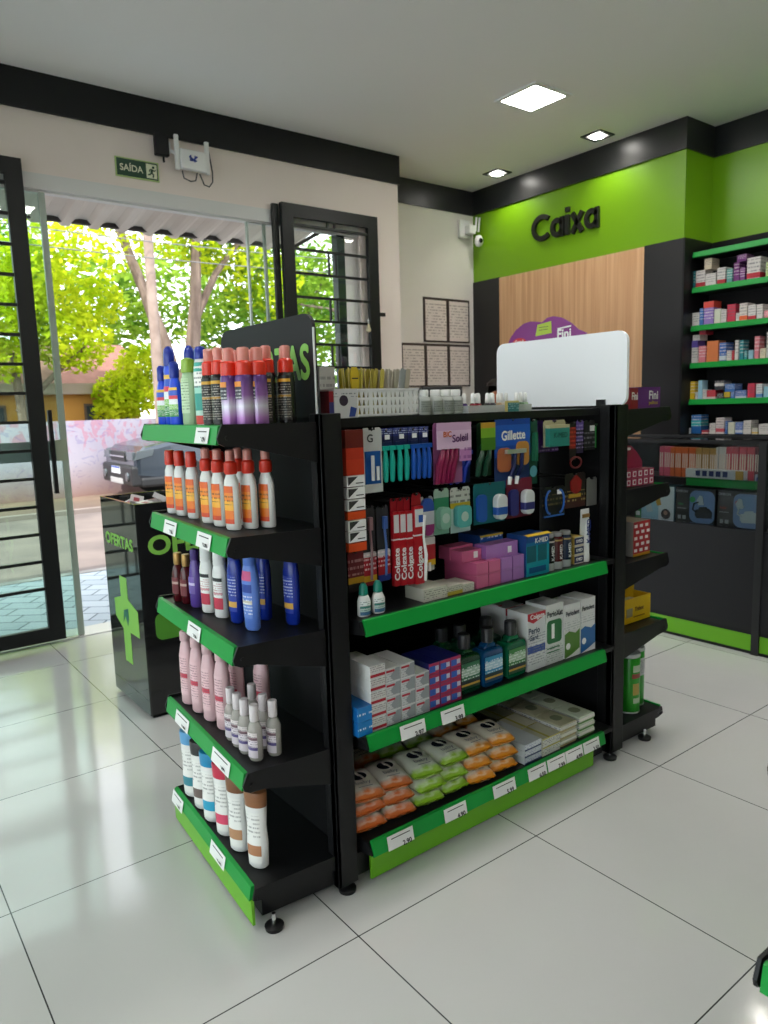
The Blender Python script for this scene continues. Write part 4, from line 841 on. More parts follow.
for dep in range(3):
    for k in range(3):
        place('tA', tA, (1.198, .17 + dep * .135, .168 + k * .031), 0, 'cream tissue pack, %s layer, %s row' % (['bottom', 'middle', 'top'][k], ['front', 'middle', 'back'][dep]), 'cream tissue packs')
        place('tB', tB, (1.318, .17 + dep * .135, .168 + k * .031), 0, 'green edged tissue pack, %s layer, %s row' % (['bottom', 'middle', 'top'][k], ['front', 'middle', 'back'][dep]), 'green edged tissue packs')

# ------------------------------------------------------------------ pegs and hanging goods
def peg(x, z, y=.24):
    MB().tube([(x, .566, z), (x, y + .004, z), (x, y - .006, z + .01)], .0035, 6).build('peg_hook', chrome if z > 2 else mat('dark wire', (.05, .05, .05), .35, .6), gd)
def card(t, w, z0, z1, m, hook=True, y=0, th=.0025):
    b = MB(); zt = z1
    b.prism([(-w / 2, z0), (w / 2, z0), (w / 2, zt - .008), (w / 2 - .008, zt), (.014, zt), (.012, zt - .008), (-.012, zt - .008), (-.014, zt), (-w / 2 + .008, zt), (-w / 2, zt - .008)], 'xz', y, y + th)
    return b.build('card', m, t)
def hang(name, cat, label, x0, x1, z0, z1, y, cardmat, fill=None, group=None):
    t = thing(name, label, cat, ((x0 + x1) / 2, y, z0), 0, group); card(t, x1 - x0, 0, z1 - z0, cardmat)
    if fill: fill(t, x1 - x0, z1 - z0)
    peg((x0 + x1) / 2, z1 - .012, y)
    return t
def razor_fill(c, n, slant=0, hw=.0095):
    def f(t, w, h):
        for i in range(n):
            x = -w / 2 + w * (i + .5) / n; MB().tube([(x, -.012, h - .055), (x - slant * .3, -.014, h - .09), (x - slant * .7, -.013, h * .35), (x - slant, -.012, .004), (x - slant, -.012, 0)], [.005, hw, hw * 1.1, hw * .8, .003], 8).box(x - .012, x + .012, -.018, -.006, h - .06, h - .046).build('razor', c, t, smooth=True)
    return f
navy = bands('navy card print', [(0, '#141b4a'), (.6, '#1b2768'), (.85, '#1d2c74')], lines=('#c9cfe6', 10, .72, .95))
teal_r = mat('teal razor handle', '#14a08e', .3); blue_r = mat('blue razor handle', '#184fa8', .3)
def short_card(z1h, m):
    def g_(t, w, h): pass
    return g_
def razor_pack(lb, x0, x1, c, n, y=.24):
    t = thing('razor_pack', lb, 'razor', ((x0 + x1) / 2, y, 1.327), 0, 'hanging razor packs'); w_ = x1 - x0
    MB().box(-w_ / 2, w_ / 2, 0, .003, .115, .176).box(-w_ / 2 + .006, w_ / 2 - .006, -.006, 0, .108, .132).build('card', navy, t)
    MB().box(-.009, .009, -.009, -.006, .140, .155).build('sticker', white_paper, t)
    razor_fill(c, n)(t, w_, .165); peg((x0 + x1) / 2, 1.49, y)
razor_pack('pair of teal razors hanging next to the blue blister card', .318, .372, teal_r, 2)
razor_pack('pair of teal razors, the second pair from the left', .376, .434, teal_r, 2)
razor_pack('pair of blue razors beside the teal ones', .438, .482, blue_r, 2)
razor_pack('pair of blue razors next to the pink card', .486, .528, blue_r, 2)
def blis(t, w, h):
    MB().box(-w / 2 + .008, w / 2 - .008, -.002, 0, .028, h - .075).build('blue_field', flat('#0e4f96'), t)
    MB().tube([(-.008, -.012, .04), (-.008, -.012, .12)], .006, 10).tube([(.012, -.012, .04), (.012, -.012, .085)], .006, 10).build('thermometer_blister', mat('silver blister', (.55, .56, .56), .25), t)
    MB().text('G', .035, (-.01, -.003, h - .035), (1, 0, 0), (0, 0, 1)).build('lettering', ink, t)
hang('blister_card', 'card', 'white and blue blister card with silver tubes at the left of the hook row', .238, .316, 1.300, 1.508, .225, flat('#b9bab8', 'grey white card'), blis)
magenta = mat('magenta razor handle', '#7c1040', .3)
def sol(t, w, h):
    razor_fill(magenta, 4, .03, .013)(t, w * .62, h - .03)
    MB().prism([(-.075, h - .09), (.03, h - .09), (.03, h - .135), (.085, h - .135), (.085, h), (-.075, h)], 'xz', -.030, -.027).build('front_card', bands('pink flower card', [(0, '#b77ab0'), (.3, '#d5b3cf'), (.8, '#c9a0c2')], lines=('#7a3c80', 5, .05, .4)), t)
    MB().text('BIC', .026, (-.03, -.032, h - .04), (1, 0, 0), (0, 0, 1), 0, .03).text('Soleil', .036, (.03, -.032, h - .055), (1, 0, .05), (0, 0, 1), 1, .02).build('lettering', [flat('#c4622a'), flat('#5d2c66')], t)
hang('razor_pack', 'razor', 'magenta razors under a pink and lilac card', .545, .680, 1.300, 1.512, .235, flat('#8c4f7c', 'plum card'), sol, 'hanging razor packs')
def blr(t, w, h): razor_fill(mat('royal blue razor handle', '#10309a', .3), 3, .035, .011)(t, w, h - .035)
t_ = hang('razor_pack', 'razor', 'royal blue curved razors right of the pink card', .660, .745, 1.292, 1.490, .262, mat('clear navy pouch', '#101c4c', .3, alpha=.9), blr, 'hanging razor packs')
def grr(t, w, h): razor_fill(mat('dark green razor handle', '#0f3d2a', .3), 2, .03, .011)(t, w, h - .035); MB().box(-w / 2, w / 2, -.022, -.02, h - .10, h).build('front_card', bands('lime leaf card', [(0, '#3d6f1c'), (.45, '#78a82c'), (.8, '#b58a2c')]), t)
hang('razor_pack', 'razor', 'dark green razors under a lime card', .765, .838, 1.310, 1.505, .245, mat('clear green pouch', '#12301f', .3, alpha=.9), grr, 'hanging razor packs')
def gil(t, w, h):
    MB().box(-w / 2, w / 2, -.004, 0, h * .45, h).build('blue_card_face', bands('blue razor card', [(0, '#16459a'), (.3, '#1b55b4'), (.85, '#173f94')]), t)
    MB().text('Gillette', .048, (0, -.006, h * .76), (1, 0, .02), (0, 0, 1), 0, .03, width=.13).build('lettering', white_pl, t)
    for s, c in ((-1, '#a8603c'), (1, '#b8803a')): MB().prism(rounded(.07, .09, .02, 3, s * .05 - .035, .06 + (s > 0) * .02), 'xz', -.008, -.003).build('colour_panel', flat(c), t)
    for x in (-.02, .018): MB().tube([(x + .02, -.014, h * .5), (x + .01, -.02, h * .3), (x - .01, -.016, .04)], .008, 8).build('razor', mat('navy razor handle', '#141f4c', .25), t, smooth=True); MB().tube([(x - .01, -.016, .042), (x - .014, -.016, .012)], [.0085, .007], 8).build('razor_tip', white_pl, t, smooth=True)
    MB().box(-.05, .055, -.022, -.006, h * .50, h * .56).build('razor_heads', steel, t)
hang('razor_pack', 'razor', 'large blue razor card with two navy razors and orange panels', .845, 1.035, 1.258, 1.513, .235, flat('#142a5c', 'deep navy card'), gil, 'hanging razor packs')
def dkg(t, w, h):
    MB().lathe([(0, 0), (.022, .001)], 20, T=Matrix.Translation((0, -.003, .05)) @ Matrix.Rotation(PI / 2, 4, 'X')).build('round_print', flat('#4f8f9c'), t)
    MB().box(-.008, .008, -.02, -.002, .09, h - .05).build('toothbrush_blister', mat('green blister', '#2a6a50', .2), t)
hang('toothbrush_pack', 'pack', 'narrow dark green pack right of the big blue razor card', 1.041, 1.092, 1.257, 1.508, .245, flat('#0f4638', 'dark green card'), dkg)
box_ = hang('condom_box_pack', 'pack', 'teal box with cream top hanging right of the dark green pack', 1.13, 1.262, 1.395, 1.50, .245, flat('#a8a284', 'cream header card'), lambda t, w, h: (MB().box(-w / 2 + .01, w / 2, -.022, -.0, .002, h - .018).build('carton', bands('teal hanging box', [(0, '#2a7f76'), (.85, '#b4ad8a')]), t), MB().text('K-MED', .028, (0.008, -.024, .045), (1, 0, 0), (0, 0, 1), 0, .02).build('lettering', flat('#0f4a44'), t)))
hang('condom_pack', 'pack', 'purple pack half hidden behind the hanging teal box', 1.105, 1.268, 1.372, 1.50, .285, bands('violet pack print', [(0, '#3c1c5c'), (.9, '#4a2470')], lines=('#a98cc4', 8, .02, .25)))
hang('condom_pack', 'pack', 'black pack with red lettering right of the teal box', 1.290, 1.330, 1.334, 1.49, .245, bands('red lettered pack print', [(0, '#141113'), (.3, '#7a1a18'), (.85, '#141113')], lines=('#d04a3a', 9, .3, .9)), lambda t, w, h: MB().tube([(.035 * math.cos(a * PI / 8) + .01, -.008, -.01 + .022 * math.sin(a * PI / 8)) for a in range(17)], .004, 6).build('red_loop', mat('dark red cord', '#6a2020', .4), t))
hang('condom_pack', 'pack', 'violet striped pack between the red lettered and black ones', 1.334, 1.378, 1.360, 1.495, .245, bands('violet stripe print', [(0, '#241a38'), (.35, '#4c3878'), (.5, '#241a38'), (.7, '#5c4690')], lines=('#b9a8d8', 9, .1, .9)))
hang('condom_pack', 'pack', 'black hanging pack with white sticker, near the right post', 1.384, 1.455, 1.368, 1.492, .245, bands('black pack print', [(0, '#131314'), (.9, '#131314')], lines=('#8f8f94', 6, .1, .6)), lambda t, w, h: MB().box(.0, .028, -.004, -.001, h - .045, h - .022).build('sticker', white_paper, t))
hang('condom_pack', 'pack', 'small green glinting pack hanging closest to the right post', 1.465, 1.478, 1.375, 1.475, .255, mat('bright green foil', '#3aa04c', .3))
# clip strip at the left post
cs = thing('clip_strip', 'hanging strip of orange and black white packets by the left post', 'display strip', (.19, .205, 1.02))
MB().box(-.036, .034, .012, .016, .10, .485).build('backing_strip', flat('#4a1410', 'dark red strip'), cs)
zc = 0
for i, (z0, z1, k) in enumerate(((.345, .485, 'r'), (.31, .343, 'w'), (.272, .306, 'w'), (.234, .268, 'w'), (.206, .231, 'o'), (.170, .203, 'w'), (.134, .167, 'w'), (.104, .131, 'o'))):
    b = MB().box(-.034, .034, -.006, .012, z0, z1, 0)
    if k == 'w': b.add([(-.03, -.0075, z0 + .003), (-.03, -.0075, z1 - .003), (.008, -.0075, z1 - .003)], [(0, 2, 1)], 1).box(.0, .028, -.0075, -.006, z0 + .008, z0 + .011, 1)
    b.build('packet', [{'r': bands('red orange strip print', [(0, '#b5331a'), (.35, '#a82a16'), (.6, '#5c1410')]), 'w': white_paper, 'o': flat('#cf4a1c')}[k], ink], cs)
# second hook row
def tbrush(head, stick, lo, yl=True):
    def f(t, w, h):
        MB().prism(rounded(w, h * .42, .006, 2, -w / 2, 0), 'xz', -.004, 0).build('lower_card', bands(lo[0], lo[1], lines=('#f0e0e0', 7, .4, .95)), t)
        MB().tube([(0, -.012, .02), (.003, -.013, h * .45), (-.002, -.012, h * .72)], .0045, 7).box(-.008, .006, -.02, -.008, h * .70, h * .86).build('toothbrush', mat(stick, head, .3), t)
    return f
redlow = ('red card print', [(0, '#7c1420'), (.12, '#c49a20'), (.3, '#a01a2a'), (.85, '#c6c2c2')])
dkp = mat('smoky clear blister', (.04, .04, .045), .2)
hang('toothbrush_pack', 'pack', 'dark blister toothbrush pack with red yellow foot, leftmost of the lower hooks', .238, .292, .992, 1.257, .245, dkp, tbrush('#8a6a70', 'greyish brush', redlow), 'toothbrush packs')
hang('toothbrush_pack', 'pack', 'dark blister toothbrush pack with red foot, beside the bright red packs', .300, .350, .998, 1.252, .245, dkp, tbrush('#3a5a9c', 'blue grey brush', ('red blue card print', [(0, '#1c2f7c'), (.2, '#a01a22'), (.8, '#c6c2c2')])), 'toothbrush packs')
hang('toothbrush_pack', 'pack', 'dim toothbrush pack hanging lowest behind the clip strip', .170, .232, .985, 1.12, .23, bands('dim maroon pack', [(0, '#1a1214'), (.2, '#a8801c'), (.35, '#5c141c')], lines=('#b08a8a', 6, .4, .8)), None, 'toothbrush packs')
def colg(t, w, h):
    MB().prism(rounded(w, h - .045, .004, 2, -w / 2, 0), 'xz', -.012, 0).build('red_card', bands('bright red card', [(0, '#a8101f'), (.62, '#d5d0d0'), (.64, '#a8101f'), (.76, '#a8101f')]), t)
    MB().text('Colgate', .030, (0, -.0135, .075), (0, 0, 1), (-1, 0, 0), 0, .03, width=.11).build('lettering', white_pl, t)
    MB().box(-w / 2 + .003, w / 2 - .003, -.015, -.011, h - .115, h - .055).build('white_head_blister', mat('white blister', (.62, .62, .63), .3), t)
for i, (x, lb) in enumerate(((.372, 'bright red toothbrush pack, leftmost of the four'), (.396, 'bright red toothbrush pack, second of the four'), (.420, 'bright red toothbrush pack, third of the four'))):
    hang('toothbrush_pack', 'pack', lb, x - .013, x + .013, .972, 1.270, .245 - i * .006, flat('#8c0f1c', 'deep red card'), colg, 'toothbrush packs')
def colg2(t, w, h): colg(t, w, h); MB().tube([(.018, -.018, .01), (.022, -.02, .1), (.014, -.018, .16), (.02, -.018, .235)], [.005, .006, .004, .006], 8).build('white_toothbrush', white_pl, t, smooth=True); MB().box(-.004, .014, -.0175, -.0155, h - .10, h - .075).build('blue_badge', flat('#1f4fa0'), t)
hang('toothbrush_pack', 'pack', 'bright red pack with a whole white toothbrush, rightmost of the four', .434, .474, .970, 1.283, .224, flat('#8c0f1c', 'deep red card'), colg2, 'toothbrush packs')
def brh(t, w, h):
    MB().prism(rounded(w * .8, h * .5, .025, 4, -w * .4, h * .48), 'xz', -.012, 0).build('oval_blister', bands('oval blister print', [(0, '#8c2c70'), (.3, '#b7bcc4'), (.65, '#2c4f9c')]), t)
    MB().box(-w / 2, w / 2, -.006, 0, .02, h * .45).build('lower_card', bands('red yellow card', [(0, '#c4a01c'), (.2, '#a8202c'), (.75, '#c9c6c6')]), t); MB().tube([(.005, -.005, 0), (.005, -.005, .03)], .006, 8).build('handle_tip', white_pl, t)
hang('toothbrush_pack', 'pack', 'oval blister pack with red yellow lower card', .484, .548, 1.000, 1.262, .245, clear, brh, 'toothbrush packs')
def flo(c):
    def f(t, w, h): MB().prism(rounded(w * .72, h * .48, .018, 4, -w * .36, .02), 'xz', -.022, 0).build('floss_case', flat(c), t); MB().lathe([(0, 0), (.018, .001)], 18, T=Matrix.Translation((0, -.0225, .02 + h * .24)) @ Matrix.Rotation(PI / 2, 4, 'X')).build('round_label', flat('#a9c0b4'), t)
    return f
hang('dental_floss_pack', 'pack', 'green and white dental floss card, left one', .552, .622, 1.121, 1.283, .245, bands('floss card a', [(0, '#6f9c88'), (.55, '#2c7c58'), (.8, '#8fa898')]), flo('#7fae98'), 'dental floss packs')
hang('dental_floss_pack', 'pack', 'white dental floss card with yellow stripe', .630, .726, 1.117, 1.280, .245, bands('floss card b', [(0, '#a4bdb8'), (.54, '#b5a022'), (.66, '#b9bdb4')], lines=('#444444', 8, .66, .95)), flo('#4fa09c'), 'dental floss packs')
def spb(c1, c2, cc):
    def f(t, w, h):
        MB().box(-w / 2, w / 2, -.003, 0, h - .05, h).build('header', flat(c1), t)
        MB().prism(rounded(.056, .095, .024, 4, w / 2 - .066, .01), 'xz', -.03, 0).build('white_blister_case', bands(cc, [(0, '#b9c2c0'), (.2, c2), (.5, '#c9cccc')]), t, bevel=.006)
        MB().prism(rounded(.045, .10, .016, 4, -w / 2 + .01, .01), 'xz', -.014, 0).build('coloured_panel', flat(c2), t)
    return f
hang('toothbrush_cover_pack', 'pack', 'teal pack with white blister case, left of the maroon one', .735, .895, 1.135, 1.285, .235, mat('teal pouch', '#0f5f66', .3), spb('#0d5a60', '#1d4f9c', 'case print teal'), 'blister case packs')
hang('toothbrush_cover_pack', 'pack', 'maroon pack with white blister case', .905, 1.045, 1.138, 1.288, .235, mat('maroon pouch', '#5c1028', .3), spb('#6a1530', '#2c2c6c', 'case print maroon'), 'blister case packs')
def ring(t, w, h):
    for s in (-1, 1): MB().tube([(s * (.030 + .026 * math.cos(a * PI / 8) * (1 if 2 < a < 6 else 1)), -.006, h / 2 + .046 * math.sin(a * PI / 8)) for a in range(-4, 5)], .0045, 6).build('blue_arc', flat('#2a5fae'), t)
    MB().box(.02, .045, -.004, 0, h - .032, h - .014).build('sticker', white_paper, t); MB().box(-.06, .06, -.004, 0, .0, .006).build('blue_foot_line', flat('#2a5fae'), t)
hang('condom_pack', 'pack', 'black square pack with two bright blue arcs', 1.118, 1.255, 1.116, 1.236, .24, bands('black ring print', [(0, '#101012'), (.9, '#101012')], lines=('#6a5f38', 6, .35, .75)), ring)
def skl(t, w, h): MB().prism([(-.03, .07), (.0, .055), (.03, .07), (.035, .11), (.0, .135), (-.035, .11)], 'xz', -.006, 0).build('red_emblem', flat('#8a1c1c'), t); MB().box(-.045, .03, -.006, -.001, .042, .058).build('gold_band', flat('#a8842c'), t)
hang('condom_pack', 'pack', 'dark pack with red emblem and gold band', 1.262, 1.395, 1.137, 1.279, .245, bands('dark red pack', [(0, '#3a1c1a'), (.3, '#161413'), (.9, '#161413')], lines=('#a89860', 7, .1, .5)), skl)
hang('condom_pack', 'pack', 'silver foil pack at the right end of the lower hooks', 1.405, 1.472, 1.134, 1.253, .245, mat('crumpled silver foil', (.35, .35, .33), .3, .7))

# ------------------------------------------------------------------ on top of the gondola
ZT = 1.5405
box_at('medicine_box', .150, .198, .27, .05, ZT, ZT + .085, [flat('#6a1420', 'dark red carton'), bands('dark red top box', [(0, '#2b2d6c'), (.6, '#8a1420')])], 'dark red and indigo box behind the white one, left end of the top')
tp = thing('tape_dispenser_box', 'white carton with round dark picture and blue roll print beside the basket', 'box', (.212, .265, ZT))
MB().box(-.045, .042, 0, .08, 0, .092).build('carton_body', bands('white top carton print', [(0, '#c4c4c4'), (.9, '#c4c4c4')], lines=('#555a66', 9, .72, .9)), tp)
MB().lathe([(0, 0), (.017, .001)], 18, T=Matrix.Translation((-.012, -.001, .055)) @ Matrix.Rotation(PI / 2, 4, 'X')).build('round_picture', flat('#2c2030'), tp)
MB().prism([(.008, .004), (.03, .004), (.038, .03), (.016, .036)], 'xz', -.002, 0).build('blue_picture', flat('#27408c'), tp)
bk = thing('plastic_basket', 'white plastic basket with triangular holes full of nail files', 'basket', (.392, .29, ZT))
def basket():
    w_, d_, h_ = .28, .16, .092
    def wall(T, L_, cols, m_):
        b = MB(T); t_ = .003; rows = 3; hx = .008
        # rails between the rows and pillars between the holes leave real openings
        for z0, z1 in ((0, .010), (.030, .038), (.056, .064), (.082, h_)): b.box(-L_ / 2, L_ / 2, 0, t_, z0, z1)
        pit = L_ / cols
        for r_, (z0, z1) in enumerate(((.010, .030), (.038, .056), (.064, .082))):
            for c in range(cols + 1):
                x = -L_ / 2 + c * pit; lo_, hi_ = .004, pit * .42
                if c % 4 == 0: lo_ = hi_ = pit * .45
                xs = lambda q: max(-L_ / 2, min(L_ / 2, q))
                b.prism([(xs(x - lo_), z0), (xs(x + lo_), z0), (xs(x + hi_), z1), (xs(x - hi_), z1)], 'xz', 0, t_)
        return b.build('perforated_side', m_, bk)
    wall(Matrix.Translation((0, 0, 0)), w_, 15, white_pl); wall(Matrix.Translation((0, d_, 0)), w_, 15, white_pl)
    for s in (-1, 1): wall(Matrix.Translation((s * w_ / 2, d_ / 2, 0)) @ Matrix.Rotation(PI / 2, 4, 'Z'), d_, 8, white_pl)
    MB().box(-w_ / 2, w_ / 2, 0, d_, 0, .003).build('basket_floor', white_pl, bk)
    b = MB(); e = .008
    for q in ((-w_ / 2 - e, w_ / 2 + e, -e, .004), (-w_ / 2 - e, w_ / 2 + e, d_ - .004, d_ + e), (-w_ / 2 - e, -w_ / 2 + .004, -e, d_ + e), (w_ / 2 - .004, w_ / 2 + e, -e, d_ + e)): b.box(q[0], q[1], q[2], q[3], h_ - .006, h_)
    b.build('rim', white_pl, bk)
basket()
FC = [('#9a8f28', 'olive yellow'), ('#b0a24a', 'mustard'), ('#7c6a40', 'brown'), ('#a39c8c', 'beige grey'), ('#8f9494', 'grey')]
rn = random.Random(5); fcount = {}
for i in range(48):
    u = i / 47; c, cn = FC[min(4, int(u * 4.2 + rn.uniform(-.5, .7)))] if u > .3 else FC[rn.choice((0, 0, 1))]
    x = .264 + u * .258; lean = .02 + .03 * u if u > .2 else .0
    fcount[cn] = fcount.get(cn, -1) + 1
    t = MB().prism([(-.0085, 0), (.0085, 0), (.009, .145), (.006, .155), (-.006, .155), (-.009, .145)], 'xz', -.001, .001).build('nail_file', flat(c, cn + ' file'), loc=(x - lean * .5, .318 + (i % 5) * .022, ZT + .006), rz=rn.uniform(.5, 1.3))
    t.rotation_euler = (rn.uniform(-.08, .08), lean * 4 + rn.uniform(-.05, .05), rn.uniform(-.2, .9))
    tag(t, '%s nail file, %s of its colour from the left in the basket' % (cn, ORD[fcount.setdefault(cn, 0)]), 'nail file', 'nail files in the white basket')
t = thing('nail_file_pack', 'wide mustard yellow emery board pack at the left in the basket', 'nail file', (.278, .307, ZT + .004))
MB().prism([(-.014, 0), (.014, 0), (.016, .14), (.008, .158), (-.01, .158), (-.016, .14)], 'xz', 0, .004).build('board', mat('bright mustard board', '#c2a51c', .5), t)
MB().box(-.012, .012, -.001, 0, .12, .124).build('print_line', ink, t)
box_at('price_card', .175, .235, .36, .012, ZT, ZT + .165, [white_paper, bands('white back card print', [(0, '#b9b9b4'), (.9, '#b9b9b4')], lines=('#777777', 7, .3, .9))], 'white printed box standing behind the basket at the left')
acet = bottle('nail_polish_remover_bottle', 'bottle', [(.025, 0), (.028, .004), (.028, .052), (.025, .060), (.016, .064)], mat('milky remover bottle', (.56, .58, .55), .25, alpha=.85), 1, .9, [('cap', cyl(.019, .063, .086), white_pl, 1, 1)], [(.008, .048, .9, bands('grey remover print', [(0, '#8b9089'), (.9, '#8b9089')], lines=('#4d524d', 5, .1, .9)))])
for i, x in enumerate((.560, .617, .667, .712)): place('acet', acet, (x, .30, ZT), 0, 'small milky bottle with white cap, %s from the basket' % ORD[i], 'milky remover bottles')
def polish(c, cn, capc=white_pl): return bottle('nail_polish_bottle', 'bottle', [(.012, 0), (.0135, .003), (.0135, .028), (.010, .034), (.006, .036)], mat(cn, c, .1), 1, 1, [('cap', [(.0075, .035), (.009, .038), (.0075, .066), (.004, .071), (0, .0715)], capc, 1, 1)])
PO = [('#5c4a78', 'lilac polish', .756, .30), ('#6a0f20', 'wine polish', .782, .28), ('#6a0f20', 'wine polish', .808, .28), ('#6a0f20', 'wine polish', .830, .31), ('#16121a', 'black polish', .856, .28), ('#16121a', 'black polish', .882, .28), ('#16121a', 'black polish', .905, .31), ('#a58f72', 'nude polish', .935, .30), ('#b9b0a0', 'cream polish', .962, .31), ('#b9b0a0', 'cream polish', .988, .31), ('#5f7f5c', 'pale green polish', 1.012, .28), ('#5f7f5c', 'pale green polish', 1.036, .28), ('#8fa88c', 'mint polish', 1.062, .28)]
cnt = {}
for c, cn, x, y in PO:
    k = cnt.get(cn, 0); cnt[cn] = k + 1
    place('po' + cn, polish(c, cn), (x, y, ZT), 0, '%s bottle with white cap, %s of its colour along the gondola top' % (cn.replace(' polish', ' nail polish'), ORD[k]), 'nail polishes on the gondola top')
tr_ = thing('acrylic_tray', 'low clear acrylic tray holding the nail polishes', 'tray', (.91, .262, ZT))
for q in ((-.17, .17, 0, .002), (-.17, .17, .085, .087), (-.17, -.168, .002, .085), (.168, .17, .002, .085)): MB().box(*q, 0, .026).build('tray_wall', clear, tr_)
box_at('small_teal_box', .925, .985, .242, .015, ZT, ZT + .040, [flat('#a89a5a', 'gold edge'), bands('little teal box', [(0, '#2f6a70'), (.82, '#b4a868')], lines=('#a9c9c9', 5, .2, .8))], 'little teal box with cream top edge in front of the nail polishes')

# ------------------------------------------------------------------ right end shelves
box_at('candy_box', 1.688, 1.745, .235, .09, 1.529, 1.620, [flat('#7a1020', 'dark red candy carton'), flat('#8c1228'), white_pl], 'dark red candy carton on the top right end shelf', [('Fini', .045, .002, .055, 2, .045)])
box_at('candy_box', 1.749, 1.920, .237, .09, 1.529, 1.624, [flat('#5c1a6c', 'violet candy carton'), flat('#5f1c74'), white_pl, flat('#b9a03c')], 'violet candy carton next to the dark red one', [('Fini', .052, .03, .058, 2, .07), ('palitos', .022, .03, .026, 3, .07)])
gum = carton('gum_box', 'box', .040, .07, .036, [flat('#8c1f44', 'raspberry carton'), flat('#a32a52'), white_pl], (), lambda b: b.box(-.012, .012, -.0015, 0, .006, .030, 2).box(-.007, .007, -.002, 0, .011, .025, 1))
for k in range(2):
    for i in range(5): place('gum', gum, (1.700 + i * .0440, .245, 1.187 + k * .037), 0, 'raspberry gum box with white letter, %s row, %s from the post' % (['lower', 'upper'][k], ORD[i]), 'raspberry gum boxes')
gh = thing('gum_display_header', 'raspberry display card rising behind the small gum boxes', 'display card', (1.78, .322, 1.187))
MB().prism([(-.08, 0), (.14, 0), (.14, .10), (.10, .14), (.05, .175), (-.04, .18)], 'xz', 0, .004).build('card', flat('#8c1f44', 'raspberry carton'), gh)
MB().prism(rounded(.05, .012, .006, 3, -.005, .155), 'xz', -.002, 0).build('hang_slot_print', white_paper, gh)
box_at('vitamin_bottle_box', 1.86, 1.905, .36, .05, 1.187, 1.29, [white_paper, bands('grey right carton', [(0, '#8f9296'), (.9, '#8f9296')], lines=('#ffffff', 8, .1, .9))], 'thin pale carton behind the raspberry boxes')
def dots(b):
    for i in range(3):
        for j in range(5): b.box(-.058 + i * .042 + (j % 2) * .012, -.036 + i * .042 + (j % 2) * .012, -.0015, 0, .02 + j * .028, .034 + j * .028, 2)
rb = box_at('patterned_box', 1.745, 1.875, .245, .12, .863, 1.022, [flat('#9a9690', 'grey patterned side'), flat('#a01820', 'red patterned front'), white_paper], 'tall red box with white pattern and yellow foot on the right end', extra=lambda b: (dots(b), b.box(-.065, .065, -.0018, 0, 0, .012, 3)))
rb.data.materials.append(flat('#b98a1c'))
yb = thing('yellow_display_box', 'open yellow display box with raised back on a right end shelf', 'box', (1.80, .26, .548))
MB().box(-.115, .115, 0, .004, 0, .115).box(-.115, -.111, .004, .09, 0, .15).box(.111, .115, .004, .09, 0, .115).box(-.115, .02, .09, .094, 0, .175).box(.02, .115, .09, .094, 0, .14).box(-.111, .111, .004, .09, 0, .004).build('carton_body', flat('#c9a410', 'bright yellow carton'), yb)
MB().box(-.06, .07, .01, .085, .005, .09).build('sachets', flat('#a8a890'), yb)
MB().box(-.075, -.03, -.0015, 0, .03, .07, 0).text('Trident', .028, (.022, -.002, .06), (1, 0, 0), (0, 0, 1), 1, .03, width=.07).box(-.02, .07, -.0015, 0, .022, .026, 1).build('front_print', [flat('#8c8468'), flat('#5f3414')], yb)
can = lambda: None
def chips():
    t = thing('crisps_can', 'green', 'can')
    MB().lathe([(.048, 0), (.050, .004), (.050, .262), (.048, .266)], 28).build('tube', mat('green crisps can', '#1f8a1c', .3), t, smooth=True)
    MB().lathe([(.0485, .266), (.0515, .268), (.0515, .280), (.049, .284), (.046, .278), (0, .277)], 28).build('lid', mat('clear grey lid', (.42, .45, .44), .25), t, smooth=True)
    MB().lathe([(.0503, .0), (.0512, .002), (.0512, .006), (.0503, .008)], 28).build('foot_rim', steel, t, smooth=True)
    return t
c1 = chips(); c1.location = Vector((1.755, .262, .127)) * U; c1.rotation_euler = (0, 0, -.25); c1['label'] = 'green crisps can in front, with printed picture side out'; c1['group'] = 'green crisps cans'
MB().lathe([(.0508, .20), (.0508, .232)], 10, 0, a0=-PI / 2 - .35, a1=-PI / 2 + .55).lathe([(.0508, .17), (.0508, .192)], 10, 1, a0=-PI / 2 - .45, a1=-PI / 2 + .6).lathe([(.0508, .09), (.0508, .145)], 10, 2, a0=-PI / 2 - .35, a1=-PI / 2 + .4).lathe([(.0508, .05), (.0508, .075)], 10, 0, a0=-PI / 2 - .3, a1=-PI / 2 + .5).build('print', [flat('#a9b8a0'), flat('#8a3a30'), flat('#a08a3c')], c1, smooth=True)
c2 = dup(_c := chips(), (1.848, .30, .127), .2, 'green crisps can with white panel, behind and right of the other', 'green crisps cans')
for ch in list(_c.children): bpy.data.objects.remove(ch)
bpy.data.objects.remove(_c)
MB().lathe([(.0508, .15), (.0508, .235)], 10, 0, a0=-PI / 2 - .7, a1=-PI / 2 + .5).build('print', bands('can back print', [(0, '#a8aaae'), (.9, '#a8aaae')], lines=('#55585c', 9, .1, .9)), c2, smooth=True)

